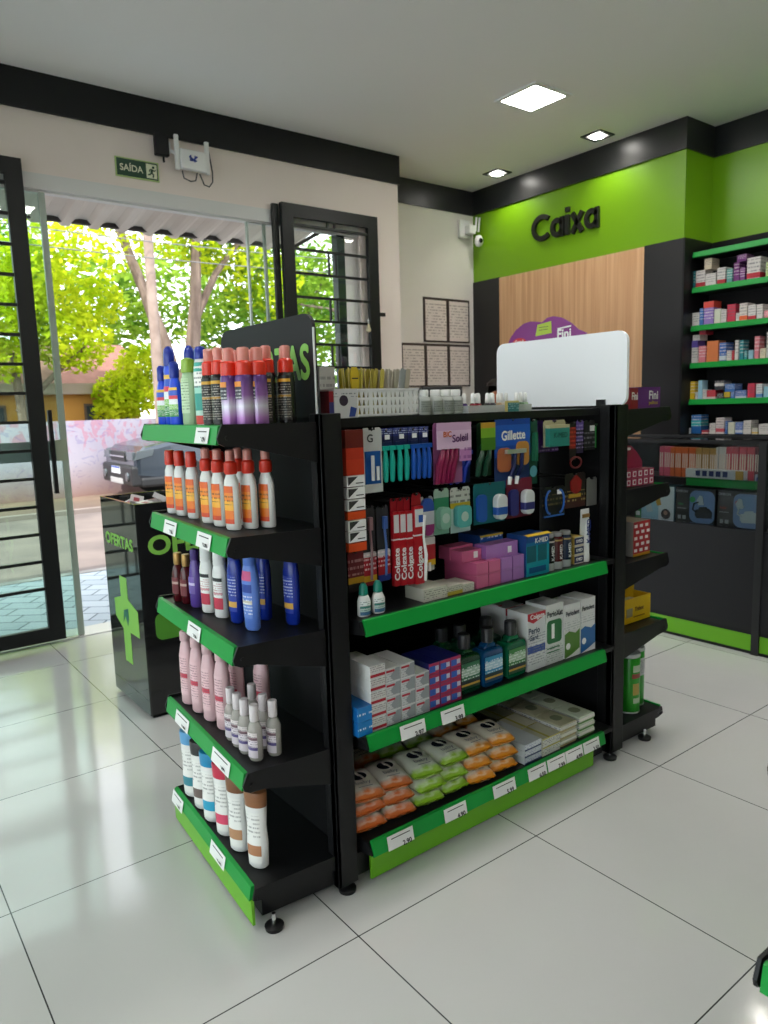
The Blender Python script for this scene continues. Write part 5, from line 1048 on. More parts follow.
# ------------------------------------------------------------------ offers bin
bn = thing('offers_bin', 'tall black glossy offers bin with green lettering near the glass front', 'bin', (.083, 1.962, 0), math.radians(0))
L_, W_, HB = .56, .72, 1.128
skin = mat('dark glossy acrylic', (.016, .018, .018), .045, spec=.7)
for q, nm in (((0, .012, 0, L_), 'side_panel'), ((W_ - .012, W_, 0, L_), 'side_panel'), ((.012, W_ - .012, 0, .012), 'front_panel'), ((.012, W_ - .012, L_ - .012, L_), 'back_panel')):
    MB().box(*q, .02, HB).build(nm, skin if nm != 'front_panel' else black_gloss, bn)
MB().box(.012, W_ - .012, .012, L_ - .012, HB - .10, HB - .09).build('inner_shelf', black, bn); MB().box(.02, W_ - .02, .02, L_ - .02, 0, .02).build('plinth', black, bn)
MB().text('OFERTAS', .085, (-.0015, .29, .905), (0, -1, 0), (0, 0, 1), 0, .035, width=.44).build('lettering', mat('leaf green vinyl', '#86c452', .5), bn)
MB().text('OFERTAS', .135, (.36, -.0015, .905), (1, 0, 0), (0, 0, 1), 0, .035, width=.62).build('lettering', mat('leaf green vinyl', '#86c452', .5), bn)
cr_ = MB(); gy = .275
cross = [(gy - .055, .24), (gy + .055, .24), (gy + .055, .42), (gy + .17, .47), (gy + .17, .57), (gy + .055, .60), (gy + .055, .715), (gy - .055, .715), (gy - .055, .60), (gy - .2, .56), (gy - .2, .42), (gy - .055, .42)]
cr_.prism(cross, 'yz', -.0012, 0).build('cross_emblem', mat('leaf green vinyl', '#86c452', .5), bn, bevel=.0)
MB().prism([(gy - .05, .55), (gy + .02, .53), (gy + .04, .46), (gy + .0, .50), (gy - .03, .45), (gy - .05, .49)], 'yz', -.0024, -.0012).build('bird_emblem', mat('deep teal vinyl', '#1d6a58', .5), bn)
MB().prism(rounded(.30, .145, .04, 5, .06, .412), 'xz', -.0015, 0).build('front_emblem', mat('green vinyl shape', '#4d8f2a', .5), bn)
rn = random.Random(9)
for i in range(11):
    c = rn.choice(['#b9b4b4', '#b9b4b4', '#8c1f2c', '#b9b4b4'])
    w_, d_, h_ = rn.uniform(.07, .1), rn.uniform(.05, .07), rn.uniform(.022, .03)
    o = MB().box(-w_ / 2, w_ / 2, -d_ / 2, d_ / 2, 0, h_, 0, top=1).box(-w_ * .4, w_ * .1, -d_ * .2, d_ * .25, h_, h_ + .001, 2).build('small_carton', [flat(c), flat('#c6c2c2' if c.startswith('#b9') else c), flat('#8c1f2c')], loc=(.17 + (i % 4) * .13, 2.06 + (i // 4) * .13, HB - .06 + rn.uniform(.0, .05)))
    o.rotation_euler = (rn.uniform(-.4, .4), rn.uniform(-.4, .4), rn.uniform(0, 3))
    tag(o, '%s carton tossed into the offers bin, %s row, %s place' % ('white and red' if c.startswith('#b9') else 'dark red', ['front', 'middle', 'rear'][i // 4], ORD[i % 4]), 'box', 'small cartons in the offers bin')

# ------------------------------------------------------------------ service counter with glass display
CXF = 3.27
dark_panel = mat('dark graphite panel', '#1d1d20', 0.45, spec=.3)
post_grey = mat('graphite aluminium profile', '#1a1b1d', 0.4)
ct = thing('service_counter', 'dark service counter with glass display front and lime green foot strip', 'counter', (CXF, 1.9, 0))
def cbox(n, m, x0, x1, y0, y1, z0, z1): return MB().box(x0, x1, y0 - 1.9, y1 - 1.9, z0, z1).build(n, m, ct)
for (ya, yb) in ((.42, 3.9), (-2.2, .375)):
    cbox('front_panel', dark_panel, 0, .02, ya, yb, .145, .765)
    cbox('foot_strip', kick_green, .004, .02, ya, yb, .018, .122); cbox('foot_moulding', black, .0, .02, ya, yb, 0, .018); cbox('upper_moulding', black, .0, .02, ya, yb, .122, .145)
    cbox('display_glass', case_glass, .004, .010, ya, yb, .775, 1.285)
    cbox('display_floor', black, 0.02, .425, ya, yb, .735, .747); cbox('back_board', black, .425, .44, ya, yb, 0.02, 1.30)
    cbox('inner_shelf', black, .10, .425, ya, yb, 1.035, 1.05)
cbox('inner_price_rail', rail_green, .085, .10, .427, .927, 1.004, 1.058)
cbox('post', post_grey, -.012, .03, .375, .42, 0, 1.30)
cbox('counter_top', case_glass, .02, .44, -2.2, 3.9, 1.292, 1.302); cbox('top_edge', black, -.01, .02, -2.2, 3.9, 1.285, 1.306); cbox('work_top', black, .425, .46, -2.2, 3.9, 1.285, 1.312)
cbox('side_panel', dark_panel, 0, .515, 3.9, 3.92, 0, 1.28)
# goods behind the glass
goods = [(.90, 1.076, 1.140, 1.248, '#d0642c', 'orange'), (1.079, 1.162, 1.135, 1.252, '#cf5570', 'pink'), (.758, .895, 1.147, 1.246, '#b08a4a', 'golden'), (.696, .752, 1.146, 1.255, '#c9c6c2', 'white'), (.516, .690, 1.150, 1.258, '#c43c50', 'red'), (.435, .506, 1.155, 1.258, '#5a1626', 'maroon')]
for y0, y1, z0, z1, c, w_ in goods:
    y = y0; k = 0
    while y < y1 - .004:
        o = MB().box(0, .05, -.007, .007, 0, z1 - 1.0535, 0).box(-.001, 0, -.004, .004, .06, (z1 - 1.0535) * .8, 1).build('comb_pack', [flat(c), flat('#d8c4b8')], loc=(3.41 + .004 * (k % 3), y + .008, 1.0505 if z1 < 0 else 1.0505))
        tag(o, '%s slim pack standing behind the counter glass, %s of its colour from the right' % (w_, ORD[min(k, 15)]), 'pack', 'slim packs behind the counter glass'); y += .0165; k += 1
o = MB().box(0, .05, -.19, .19, 0, .055, 0).box(-.001, 0, -.19, .11, .0, .055, 1).box(-.002, -.001, -.19, -.14, 0, .055, 2)
for k in range(5): o.box(-.003, -.001, -.09 + k * .045, -.06 + k * .045, .012, .046, 3)
o = o.build('long_bandage_box', [white_paper, flat('#c9cccf'), flat('#c79a2c'), flat('#1c2a66')], loc=(3.345, .737, 1.0595)); tag(o, 'long white box with navy squares behind the counter glass', 'box')
cbox('upper_glass_step', case_glass, .07, .12, .427, .927, 1.0505, 1.0585)
o = MB().box(0, .05, -.03, .03, 0, .046, 0).box(-.001, 0, -.02, .02, .008, .03, 1).build('blue_white_box', [flat('#aab8cc'), flat('#2c4f9c')], loc=(3.36, .455, 1.0505)); tag(o, 'small blue and white box at the right behind the counter glass', 'box')
def neb(w_, lb, y, dot_c, dark, word):
    t = thing('nebuliser_box', lb, 'box', (3.36, y, .7475)); hh = .24
    MB().box(0, .14, -w_ / 2, w_ / 2, 0, hh).build('carton_body', flat('#2b2a2a', 'charcoal carton'), t)
    MB().prism(rounded(w_ * .62, hh * .88, .045, 5, -w_ / 2 + .004, .014), 'yz', -.002, 0).build('blue_panel', flat('#7896c4'), t)
    MB().lathe([(0, 0), (.020, .001)], 16, T=Matrix.Translation((-.003, w_ * (.02 if not dark else .06) - (.0), .165)) @ Matrix.Rotation(-PI / 2, 4, 'Y')).build('round_badge', flat(dot_c), t)
    b = MB(); cc = 0 if dark else 1
    y_ = -w_ / 2 + .02
    b.prism([(y_, .05), (y_ + .10, .045), (y_ + .115, .065), (y_ + .11, .10), (y_ + .02, .115), (y_ - .002, .09)], 'yz', -.006, -.002, cc).prism([(y_ + .03, .112), (y_ + .09, .104), (y_ + .085, .118), (y_ + .035, .124)], 'yz', -.005, -.002, cc)
    b.tube([(-.006, y_ + .10, .08), (-.006, y_ + .13, .10), (-.006, y_ + .12, .14), (-.006, y_ + .09, .15)], .005, 6, cc)
    m0 = y_ + (.055 if dark else .095)
    b.prism([(m0, .135), (m0 + .035, .13), (m0 + .05, .16), (m0 + .03, .195), (m0 + .01, .19)], 'yz', -.006, -.002, 1)
    b.build('device_picture', [flat('#2a2c30'), flat('#c3d0d4')], t)
    MB().text('OMRON', .022, (-.002, w_ / 2 - .045, .215), (0, -1, 0), (0, 0, 1), 0, .03).text(word, .02, (-.002, w_ / 2 - .04, .13), (0, -1, 0), (0, 0, 1), 1, .02).box(-.002, 0, w_ / 2 - .075, w_ / 2 - .015, .10, .104, 0).box(-.002, 0, w_ / 2 - .04, w_ / 2 - .02, .03, .055, 0).box(-.002, 0, w_ / 2 - .075, w_ / 2 - .052, .03, .055, 0).build('print', [flat('#b9bcbf'), flat('#3f9c5a' if dark else '#b0402c')], t)
neb(.274, 'charcoal nebuliser box with green badge and dark device picture', .864, '#3aa05a', True, 'Elite')
neb(.282, 'charcoal nebuliser box with red badge and white device picture', .572, '#c4302c', False, 'Inalar')
t = thing('photo_print_box', 'pale blue box with a small portrait picture and yellow ribbon behind the glass', 'box', (3.36, 1.135, .7475))
MB().box(0, .14, -.122, .122, 0, .238).build('carton_body', flat('#9cc6da', 'pale blue carton'), t)
MB().box(-.001, 0, -.122, -.01, 0, .238).build('white_side', flat('#d6e0e4'), t)
MB().prism([(-.03, .11), (.0, .10), (.035, .2), (.02, .238), (.0, .238)], 'yz', -.002, -.001).build('ribbon', flat('#c99a3c'), t)
MB().lathe([(0, 0), (.035, .001)], 20, T=Matrix.Translation((-.002, -.065, .05)) @ Matrix.Rotation(-PI / 2, 4, 'Y')).lathe([(0, 0), (.015, .001)], 14, 1, T=Matrix.Translation((-.004, -.065, .058)) @ Matrix.Rotation(-PI / 2, 4, 'Y')).build('portrait_picture', [flat('#2e2422'), flat('#a8806a')], t)
MB().prism([(.03, .06), (.075, .05), (.09, .10), (.05, .115)], 'yz', -.002, -.001).build('picture', flat('#b9c9cf'), t)
o = MB().box(0, .1, -.022, .022, 0, .07, 0).box(-.001, 0, -.015, .015, .02, .05, 1).build('green_box', [flat('#2f8a4a'), white_paper], loc=(3.37, 1.29, .7475)); tag(o, 'green box corner left of the pale blue one behind the glass', 'box')

# counter top things: monitor and candy display, cashier
mo = thing('computer_monitor', 'black monitor seen from behind above the white bottles, on the counter', 'monitor', (3.47, 3.42, 1.303), math.radians(-32))
MB().box(-.19, .19, -.012, .018, .14, .44).build('screen_housing', mat('black monitor plastic', '#1b1b1d', .4), mo, bevel=.008)
MB().box(-.03, .03, .01, .03, .01, .2).build('stand_neck', black, mo); MB().prism(rounded(.2, .14, .03, 4, -.1, -.07), 'xy', 0, .012).build('stand_foot', black, mo)
lp = thing('candy_display', 'purple lip shaped candy display board rising behind the blank white board', 'display board', (3.45, 2.19, 1.303))
lips = [(-.30, 0), (.30, 0), (.30, .55), (.395, .745)]
lips += [(.36, .80), (.30, .855), (.22, .895), (.15, .905), (.08, .895), (.035, .885), (-.02, .915), (-.08, .92), (-.16, .90), (-.25, .85), (-.31, .80), (-.39, .765), (-.37, .745), (-.30, .55)]
MB().prism(lips, 'yz', 0, .012).build('board', mat('candy purple board', '#7b1678', .4), lp)
MB().text('Fini', .10, (-.003, -.185, .775), (0, -1, 0), (0, 0, 1), 0, .03, width=.13).prism([(-.125, .815), (-.12, .825), (-.25, .835), (-.25, .825)], 'yz', -.003, -.001, 0).build('lettering', white_pl, lp)
MB().lathe([(0, 0), (.07, .001)], 20, 0, sx=.45, T=Matrix.Translation((-.001, .265, .755)) @ Matrix.Rotation(-PI / 2, 4, 'Y')).text('Grand', .035, (-.005, .265, .755), (0, -1, 0), (0, 0, 1), 1, .03).build('red_badge', [flat('#c4182c'), white_pl], lp)
MB().prism([(.095, .785), (-.065, .795), (-.06, .885), (.075, .87)], 'yz', -.003, -.001, 0).box(-.004, -.003, -.03, .06, .825, .83, 1).box(-.004, -.003, -.03, .06, .845, .85, 1).build('sticky_note', [flat('#a8c42c'), flat('#4d5a1c')], lp)
MB().box(.0, .20, -.28, .28, 0, .3).build('candy_tray', mat('candy purple tray', '#5a1060', .4), lp)

def skin_mesh(name, pts, edges, radii, m, parent, root=0):
    me = bpy.data.meshes.new(name); me.from_pydata([Vector(p) for p in pts], edges, []); o = bpy.data.objects.new(name, me); COL.objects.link(o)
    sk = o.modifiers.new('skin', 'SKIN'); sk.use_smooth_shade = True
    for v, r in zip(me.skin_vertices[0].data, radii): v.radius = (r, r) if not isinstance(r, tuple) else r
    me.skin_vertices[0].data[root].use_root = True
    s2 = o.modifiers.new('sub', 'SUBSURF'); s2.levels = 1; s2.render_levels = 2
    me.materials.append(m); o.parent = parent; return o
skin_m = mat('skin', '#b5694a', .5); hair_m = mat('dark brown hair', '#1c100c', .5)
pr = thing('person', 'person with dark hair sitting behind the counter, almost hidden by the white board', 'person', (4.38, 3.545, 0), math.radians(-98))
# metres, facing local -y, seated: pelvis, spine, neck, head; arms forward; legs down
P_ = [(0, 0, .56), (0, 0, .72), (0, 0, .90), (0, 0, 1.04), (0, -.01, 1.10), (0, -.02, 1.20), (0, -.025, 1.285),
      (.17, 0, 1.00), (.22, -.02, .78), (.19, -.22, .70), (.18, -.30, .70), (-.17, 0, 1.00), (-.22, -.02, .78), (-.19, -.22, .70), (-.18, -.30, .70),
      (.09, -.02, .54), (.11, -.33, .55), (.11, -.31, .12), (.11, -.41, .05), (-.09, -.02, .54), (-.11, -.33, .55), (-.11, -.31, .12), (-.11, -.41, .05)]
E_ = [(0, 1), (1, 2), (2, 3), (3, 4), (4, 5), (5, 6), (3, 7), (7, 8), (8, 9), (9, 10), (3, 11), (11, 12), (12, 13), (13, 14), (0, 15), (15, 16), (16, 17), (17, 18), (0, 19), (19, 20), (20, 21), (21, 22)]
R_ = [.13, .12, .13, .08, .045, (.072, .085), (.062, .075), .055, .042, .033, .022, .055, .042, .033, .022, .075, .055, .038, .03, .075, .055, .038, .03]
fing = []
for s in (1, -1):
    base = 10 if s == 1 else 14; P_.append((s * .175, -.36, .695)); R_.append((.03, .014)); E_.append((base, len(P_) - 1)); pal = len(P_) - 1
    for dx, ln in ((-.026, .062), (-.009, .074), (.009, .070), (.026, .055)):
        P_ += [(s * .175 + dx, -.40, .697), (s * .175 + dx, -.40 - ln * .6, .690), (s * .175 + dx, -.40 - ln, .672)]; R_ += [.0085, .008, .0065]; k = len(P_); E_ += [(pal, k - 3), (k - 3, k - 2), (k - 2, k - 1)]
    P_ += [(s * .175 - s * .045, -.36, .69), (s * .175 - s * .052, -.395, .682)]; R_ += [.0095, .0075]; k = len(P_); E_ += [(base, k - 2), (k - 2, k - 1)]
body = skin_mesh('body', P_, E_, R_, skin_m, pr)
skin_mesh('shirt', [(0, 0, .60), (0, 0, .74), (0, 0, .90), (0, 0, 1.03), (.17, 0, 1.00), (.22, -.02, .80), (-.17, 0, 1.00), (-.22, -.02, .80)], [(0, 1), (1, 2), (2, 3), (3, 4), (4, 5), (3, 6), (6, 7)], [.15, .138, .148, .095, .075, .06, .075, .06], mat('black shirt', '#17171a', .8), pr)
skin_mesh('trousers', [(0, 0, .57), (.09, -.02, .55), (.11, -.33, .55), (.11, -.31, .16), (-.09, -.02, .55), (-.11, -.33, .55), (-.11, -.31, .16)], [(0, 1), (1, 2), (2, 3), (0, 4), (4, 5), (5, 6)], [.145, .092, .07, .055, .092, .07, .055], mat('dark trousers', '#15161b', .8), pr)
hb_ = MB(); k_ = 1 / U
hb_.lathe([(0, .105 * k_), (.05 * k_, .098 * k_), (.082 * k_, .07 * k_), (.092 * k_, .02 * k_), (.088 * k_, -.05 * k_), (.07 * k_, -.12 * k_)], 20, 0, 1, 1.1, a0=-PI / 2 + .85, a1=1.5 * PI - .85, off=(0, .0, 1.262 * k_))
hb_.lathe([(0, .106 * k_), (.05 * k_, .1 * k_), (.084 * k_, .072 * k_), (.088 * k_, .05 * k_)], 20, 0, 1, 1.15, off=(0, -.012 * k_, 1.262 * k_)); hb_.build('hair', hair_m, pr, smooth=True)
fc = MB()
fc.prism([(0, 1.235), (0, 1.205), (-.028, 1.212)], 'yz', -.010, .010)
fb = MB(Matrix.Scale(k_, 4)); fb.add([(-.012, -.098, 1.205), (.012, -.098, 1.205), (0, -.122, 1.208), (0, -.098, 1.25)], [(0, 1, 2), (0, 2, 3), (1, 3, 2)]); fb.build('nose', skin_m, pr, smooth=True)
for s in (-1, 1):
    MB(Matrix.Scale(k_, 4)).lathe([(0, -.006), (.012, 0), (0, .006)], 10, off=(s * .03, -.094, 1.24)).build('eye', mat('dark eye', '#201814', .2), pr, smooth=True)
    MB(Matrix.Scale(k_, 4)).lathe([(0, -.03), (.014, -.01), (.018, .012), (0, .03)], 10, 0, .5, 1, off=(s * .076, -.01, 1.225)).build('ear', skin_m, pr, smooth=True)
MB(Matrix.Scale(k_, 4)).lathe([(0, -.006), (.024, 0), (0, .006)], 10, 0, 1, .3, off=(0, -.094, 1.175)).build('mouth', mat('lips', '#7c3a34', .4), pr, smooth=True)
stl = thing('stool', 'dark round stool under the seated person behind the counter', 'stool', (4.38, 3.545, 0))
MB().lathe([(.0, .50), (.19, .505), (.22, .53), (.21, .57), (0, .58)], 24).build('seat', mat('dark stool vinyl', '#1c1c1f', .5), stl, smooth=True)
MB().tube([(0, 0, .03), (0, 0, .51)], .03, 12).build('column', steel, stl)
for a in range(5): MB().tube([(0, 0, .05), (.22 * math.cos(a * PI * .4), .22 * math.sin(a * PI * .4), .02)], .018, 8).build('leg', black, stl)

# ------------------------------------------------------------------ wall shelving with medicine boxes
ws = thing('wall_shelving', 'tall black wall shelves with green price rails behind the counter', 'shelf unit', (4.72, 1.745, 0))
def wbox(n, m, x0, x1, y0, y1, z0, z1, p=None): return MB().box(x0 - 4.72, x1 - 4.72, y0 - 1.745, y1 - 1.745, z0, z1).build(n, m, p or ws)
wbox('side_panel', black, 4.622, 5.03, 1.728, 1.7449, .0, 2.86)
wbox('back_panel', mat('black steel panel', (0.006, 0.006, 0.007), 0.6, spec=.2), 5.02, 5.035, -1.2, 1.73, .02, 2.855)
wbox('side_panel', black, 4.70, 5.03, -1.22, -1.2, .02, 2.855); wbox('base_cabinet', black, 4.72, 5.02, -1.2, 1.73, .02, 1.24)
WZ = [2.735, 2.455, 2.148, 1.845, 1.545, 1.268]
for i, z in enumerate(WZ):
    sh = wbox('shelf', black, 4.745, 5.02, -1.2, 1.728, z - .022, z)
    if i < 5: MB().prism([(-.0, z + .012), (.012, z + .012), (.024, z - .03), (.0, z - .035), (-.008, z - .03)], 'xz', -1.2 - 1.745, 1.71 - 1.745).build('price_rail', rail_green, sh)
PAL = dict(teal=('#1c7f86',), white_red=('#cfcac6', '#b02030'), white=('#cfcac6',), cream=('#cdbfa6',), seagreen=('#4f8f88',), purple=('#6c2a72',), lime=('#a8bf7c',), blue=('#3c6cae',), lilac=('#8a6fb4',), coral=('#d0483c',), white_green=('#c9cbb8', '#86a83c'), crimson=('#c02c48',),
    white_orange=('#cfc6c0', '#d9602c'), pink=('#d07a86',), violet=('#5c4a9c',), sunset=('#d07848', '#c2404c'), blue_white=('#3c64a8', '#c3cad2'), red=('#c23038',), lightblue=('#8fb8c9',), yellow=('#d8b418',), red_white=('#c03440', '#cfc6c2'), dark_white=('#35363c', '#cfcac6'), black=('#1c1c1f',),
    yellow_dark=('#c9a820', '#35322a'), white_blue=('#cccccd', '#4a78b4'), blue_teal=('#1c5fa0', '#2fa8a8'), pink_white=('#cfc4c4', '#c4505c'), yellow_white=('#cfcabc', '#d0aa28'))
ROWS = [
[(1.716,1.727,2.465,2.604,'teal'),(1.626,1.707,2.474,2.602,'white_red'),(1.533,1.622,2.475,2.565,'white'),(1.571,1.635,2.569,2.687,'cream'),(1.454,1.525,2.471,2.596,'white_red'),(1.397,1.445,2.470,2.576,'seagreen'),(1.344,1.389,2.470,2.615,'purple'),(1.292,1.365,2.569,2.670,'purple'),(1.297,1.338,2.467,2.568,'purple'),(1.180,1.284,2.467,2.632,'white_red'),(1.080,1.139,2.466,2.577,'lime')],
[(1.664,1.727,2.164,2.267,'white'),(1.631,1.663,2.163,2.297,'blue'),(1.543,1.626,2.161,2.294,'lilac'),(1.544,1.631,2.294,2.345,'coral'),(1.484,1.538,2.158,2.276,'white_green'),(1.437,1.480,2.157,2.266,'white'),(1.363,1.430,2.155,2.298,'crimson'),(1.333,1.358,2.158,2.225,'white'),(1.268,1.331,2.167,2.295,'white_orange'),(1.200,1.263,2.164,2.273,'white_red'),(1.148,1.196,2.161,2.270,'white'),(1.064,1.139,2.158,2.218,'pink')],
[(1.670,1.724,1.851,1.984,'white'),(1.672,1.726,1.989,2.041,'violet'),(1.654,1.718,2.043,2.086,'white'),(1.601,1.661,1.852,1.992,'pink'),(1.603,1.661,1.992,2.048,'crimson'),(1.494,1.591,1.851,2.026,'sunset'),(1.427,1.484,1.854,2.005,'blue_white'),(1.382,1.422,1.855,1.937,'white'),(1.362,1.379,1.858,1.935,'red'),(1.327,1.356,1.855,2.013,'white'),(1.288,1.319,1.857,2.010,'teal'),(1.256,1.281,1.860,1.927,'teal'),(1.208,1.246,1.861,1.928,'lightblue'),(1.164,1.201,1.858,2.030,'pink'),(1.113,1.156,1.859,1.934,'cream'),(1.056,1.108,1.860,2.051,'white')],
[(1.687,1.727,1.547,1.705,'yellow'),(1.659,1.681,1.551,1.617,'white'),(1.621,1.656,1.550,1.711,'lightblue'),(1.583,1.615,1.553,1.634,'white'),(1.504,1.579,1.552,1.627,'red_white'),(1.435,1.514,1.628,1.703,'dark_white'),(1.441,1.492,1.555,1.601,'black'),(1.381,1.434,1.553,1.608,'yellow_dark'),(1.344,1.427,1.608,1.672,'blue'),(1.347,1.377,1.552,1.607,'blue'),(1.251,1.339,1.550,1.618,'blue_white'),(1.184,1.242,1.552,1.669,'crimson'),(1.126,1.175,1.555,1.662,'white_blue'),(1.038,1.117,1.557,1.641,'lightblue')],
[(1.711,1.728,1.276,1.315,'white'),(1.622,1.709,1.272,1.426,'blue_teal'),(1.552,1.614,1.272,1.296,'red_white'),(1.496,1.546,1.273,1.354,'white'),(1.419,1.492,1.274,1.400,'pink_white'),(1.395,1.413,1.279,1.372,'blue'),(1.335,1.389,1.275,1.363,'white_green'),(1.270,1.329,1.280,1.363,'blue_white'),(1.203,1.263,1.280,1.376,'white'),(1.147,1.195,1.281,1.317,'yellow_white'),(1.025,1.141,1.277,1.349,'white')]]
for r_, row in enumerate(ROWS):
    zs = WZ[r_ + 1] + .0005; cnt = {}; placed = []
    for (y0, y1, z0, z1, c) in row:
        pl = PAL[c]; b0 = pl[0]; nm = 'medicine print ' + c
        if z0 < WZ[r_ + 1] + .06: zb = zs
        else: zb = max([p[2] for p in placed if p[0] < y1 and p[1] > y0] + [zs]) + .0005
        zt = max(z1, zb + .03) - (0 if zb > z0 else 0)
        placed.append((y0, y1, zt))
        m = bands(nm, [(0, b0), (.12, pl[-1]), (.34, b0)] if len(pl) > 1 and c not in ('blue_teal', 'dark_white') else ([(0, b0), (.4, pl[-1]), (.7, b0)] if len(pl) > 1 else [(0, b0), (.98, b0)]), 2, .45, lines=('#5c5c66' if b0.startswith('#c') or b0.startswith('#8f') else '#e6dcdc', 6, .4, .92))
        cnt[c] = cnt.get(c, 0) + 1; w_ = c.replace('_', ' and ')
        dpt = .12 if y1 - y0 > .04 else .09
        o = MB().box(0, dpt, -(y1 - y0) / 2 + .001, (y1 - y0) / 2 - .001, 0, zt - zb, 0).build('medicine_box', m, loc=(4.762, (y0 + y1) / 2, zb))
        tag(o, '%s medicine box, %s of its colour, %s wall shelf from top' % (w_, ORD[cnt[c] - 1], ORD[r_]), 'box', 'medicine boxes on the wall shelves')
    # what stands farther along, just outside the picture
    rn = random.Random(40 + r_); y = 1.02; k_ = 0
    while y > .3:
        w_ = rn.uniform(.04, .09); hh = rn.uniform(.07, .17); c = rn.choice(list(PAL)[:20])
        b0 = PAL[c][0]; o = MB().box(0, .1, -w_ / 2, w_ / 2, 0, hh).build('medicine_box', bands('medicine print ' + c, [(0, b0), (.98, b0)]), loc=(4.762, y - w_ / 2, zs))
        tag(o, '%s medicine box past the picture edge, %s one on the %s wall shelf' % (c.replace('_', ' and '), ORD[k_], ORD[r_]), 'box', 'medicine boxes on the wall shelves'); k_ += 1; y -= w_ + rn.uniform(.003, .02)

# ------------------------------------------------------------------ outside: awning, pavement, street, wall, houses, trees, car
GZ = -.1
struct('pavement', MB().box(-14, 16, EX + .24, 6.42, GZ - .1, GZ).box(-14, XL - .15, -9, EX + .24, GZ - .1, GZ), paver_material())
struct('kerb', MB().box(-14, 16, 6.42, 6.56, GZ - .2, GZ + .005), noisy('worn white kerb paint', '#9a9894', '#6f6c69', 3, .8))
struct('road', MB().box(-40, 50, 6.56, 12.0, GZ - .3, GZ - .06), noisy('mottled asphalt', '#5b514e', '#71655f', 1.5, .9, bump=.2))  # asphalt tone varies at random
struct('verge', MB().box(-40, 50, 12.0, 60, GZ - .3, GZ - .04), noisy('reddish dirt verge', '#5a4a40', '#7a6554', .8, .95, c3='#665648', bump=.3))
struct('far_kerb', MB().box(-40, 50, 11.95, 12.1, GZ - .2, GZ + .02), flat('#7b706a', None, .9))
aw = thing('corrugated_awning', 'pale corrugated metal awning over the shop entrance outside', 'awning', (0, EX + .27, 3.3))
b = MB(); n = 260; x0, x1 = -6.0, 2.98; vs = []
for i in range(n + 1):
    x = lerp(x0, x1, i / n); ph = (x / .245) % 1.0
    zz = .045 * (0 if ph < .30 else (ph - .30) / .16 if ph < .46 else 1 if ph < .84 else (1 - ph) / .16)
    vs += [(x, 0, .14 + zz), (x, 1.27, -.09 + zz), (x, 0, .147 + zz), (x, 1.27, -.083 + zz)]
fs = []
for i in range(n): a = 4 * i; c = a + 4; fs += [(a, c, c + 1, a + 1), (a + 2, a + 3, c + 3, c + 2), (a + 1, c + 1, c + 3, a + 3)]
b.add(vs, fs); b.build('corrugated_sheet', noisy('weathered awning sheet', '#c6b9ad', '#d9d0c6', 1.2, .6), aw)
b = MB(); vs = []
MB().box(x0, x1, 1.20, 1.25, -.072, -.03).build('edge_beam', mat('dark awning edge', '#3c3a3a', .6), aw)
for x in (-4.5, -2.0, 2.9):
    MB().tube([(x, .0, -.0), (x, 1.2, -.12)], .018, 6).build('support_bar', gate_black, aw)
struct('boundary_wall', MB().box(-30, 34, 14.75, 14.95, GZ - .1, 1.48), graffiti_wall())
def house(x0, x1, y, zt, wallc, label, roofc='#8c6258', bandc='#a2948a'):
    h = thing('house', label, 'house', ((x0 + x1) / 2, y + 2, GZ)); hw = (x1 - x0) / 2
    MB().box(-hw, hw, -2, 2, 0, zt).build('wall', noisy('plaster ' + wallc, wallc, wallc, 1, .9), h)
    MB().box(-hw - .3, hw + .3, -2.35, -2.0, zt, zt + .28).build('fascia_band', flat(bandc, None, .8), h)
    MB().prism([(-2.35, zt + .28), (2.3, zt + .28), (0, zt + 1.5)], 'yz', -hw - .3, hw + .3).build('roof', noisy('clay roof ' + roofc, roofc, '#7d554c', 4, .9), h)
    k = -hw + 1.0
    while k < hw - .8:
        w_ = MB().box(k, k + .7, -2.03, -1.99, 1.1, 2.0).build('window', flat('#5c4a3c', None, .5), h); MB().box(k + .06, k + .64, -2.04, -2.03, 1.16, 1.94).build('pane', mat('dark window pane', '#39424a', .15), w_); k += 2.6
    for k in (-hw + .1, hw - .3): MB().box(k, k + .25, -2.15, -2.0, 0, zt).build('pilaster', flat('#c9a06a', None, .9), h)
    return h
house(1.0, 6.1, 19, 2.25, '#b5853e', 'ochre house with pinkish roof behind the street wall, left of the pole')
house(-7, .4, 19.5, 2.1, '#c9b08a', 'pale beige house at the far left behind the street wall')

def leaf_mesh(blobs, n, size, seed, parent, m):
    rn = random.Random(seed); b = MB(); vs = []; fs = []; tot = sum(bl[3] ** 3 for bl in blobs)
    for (cx, cy, cz, r) in blobs:
        for _ in range(int(n * r ** 3 / tot)):
            while True:
                p = Vector((rn.uniform(-1, 1), rn.uniform(-1, 1), rn.uniform(-1, 1)))
                if .35 < p.length < 1: break
            p = Vector((cx, cy, cz)) + p * r; p.z = cz + (p.z - cz) * .8
            a = Vector((rn.gauss(0, 1), rn.gauss(0, 1), rn.gauss(0, .6))).normalized(); c = a.cross(Vector((rn.gauss(0, 1), rn.gauss(0, 1), rn.gauss(0, 1)))).normalized()
            s = size * rn.uniform(.6, 1.3); k = len(vs)
            vs += [p - a * s, p + c * s * .45, p + a * s, p - c * s * .45]; fs.append((k, k + 1, k + 2, k + 3))
    b.add(vs, fs); return b.build('foliage', m, parent)
lf_y = leafy('bright yellow green leaves', '#93ae18', '#d2da34'); lf_g = leafy('mid green leaves', '#55802c', '#96b440'); lf_d = leafy('blue green leaves', '#4a7350', '#729468')
bark = noisy('grey brown bark', '#5c4c42', '#7d6c60', 6, .9, stretch=(1, 1, .3)); 
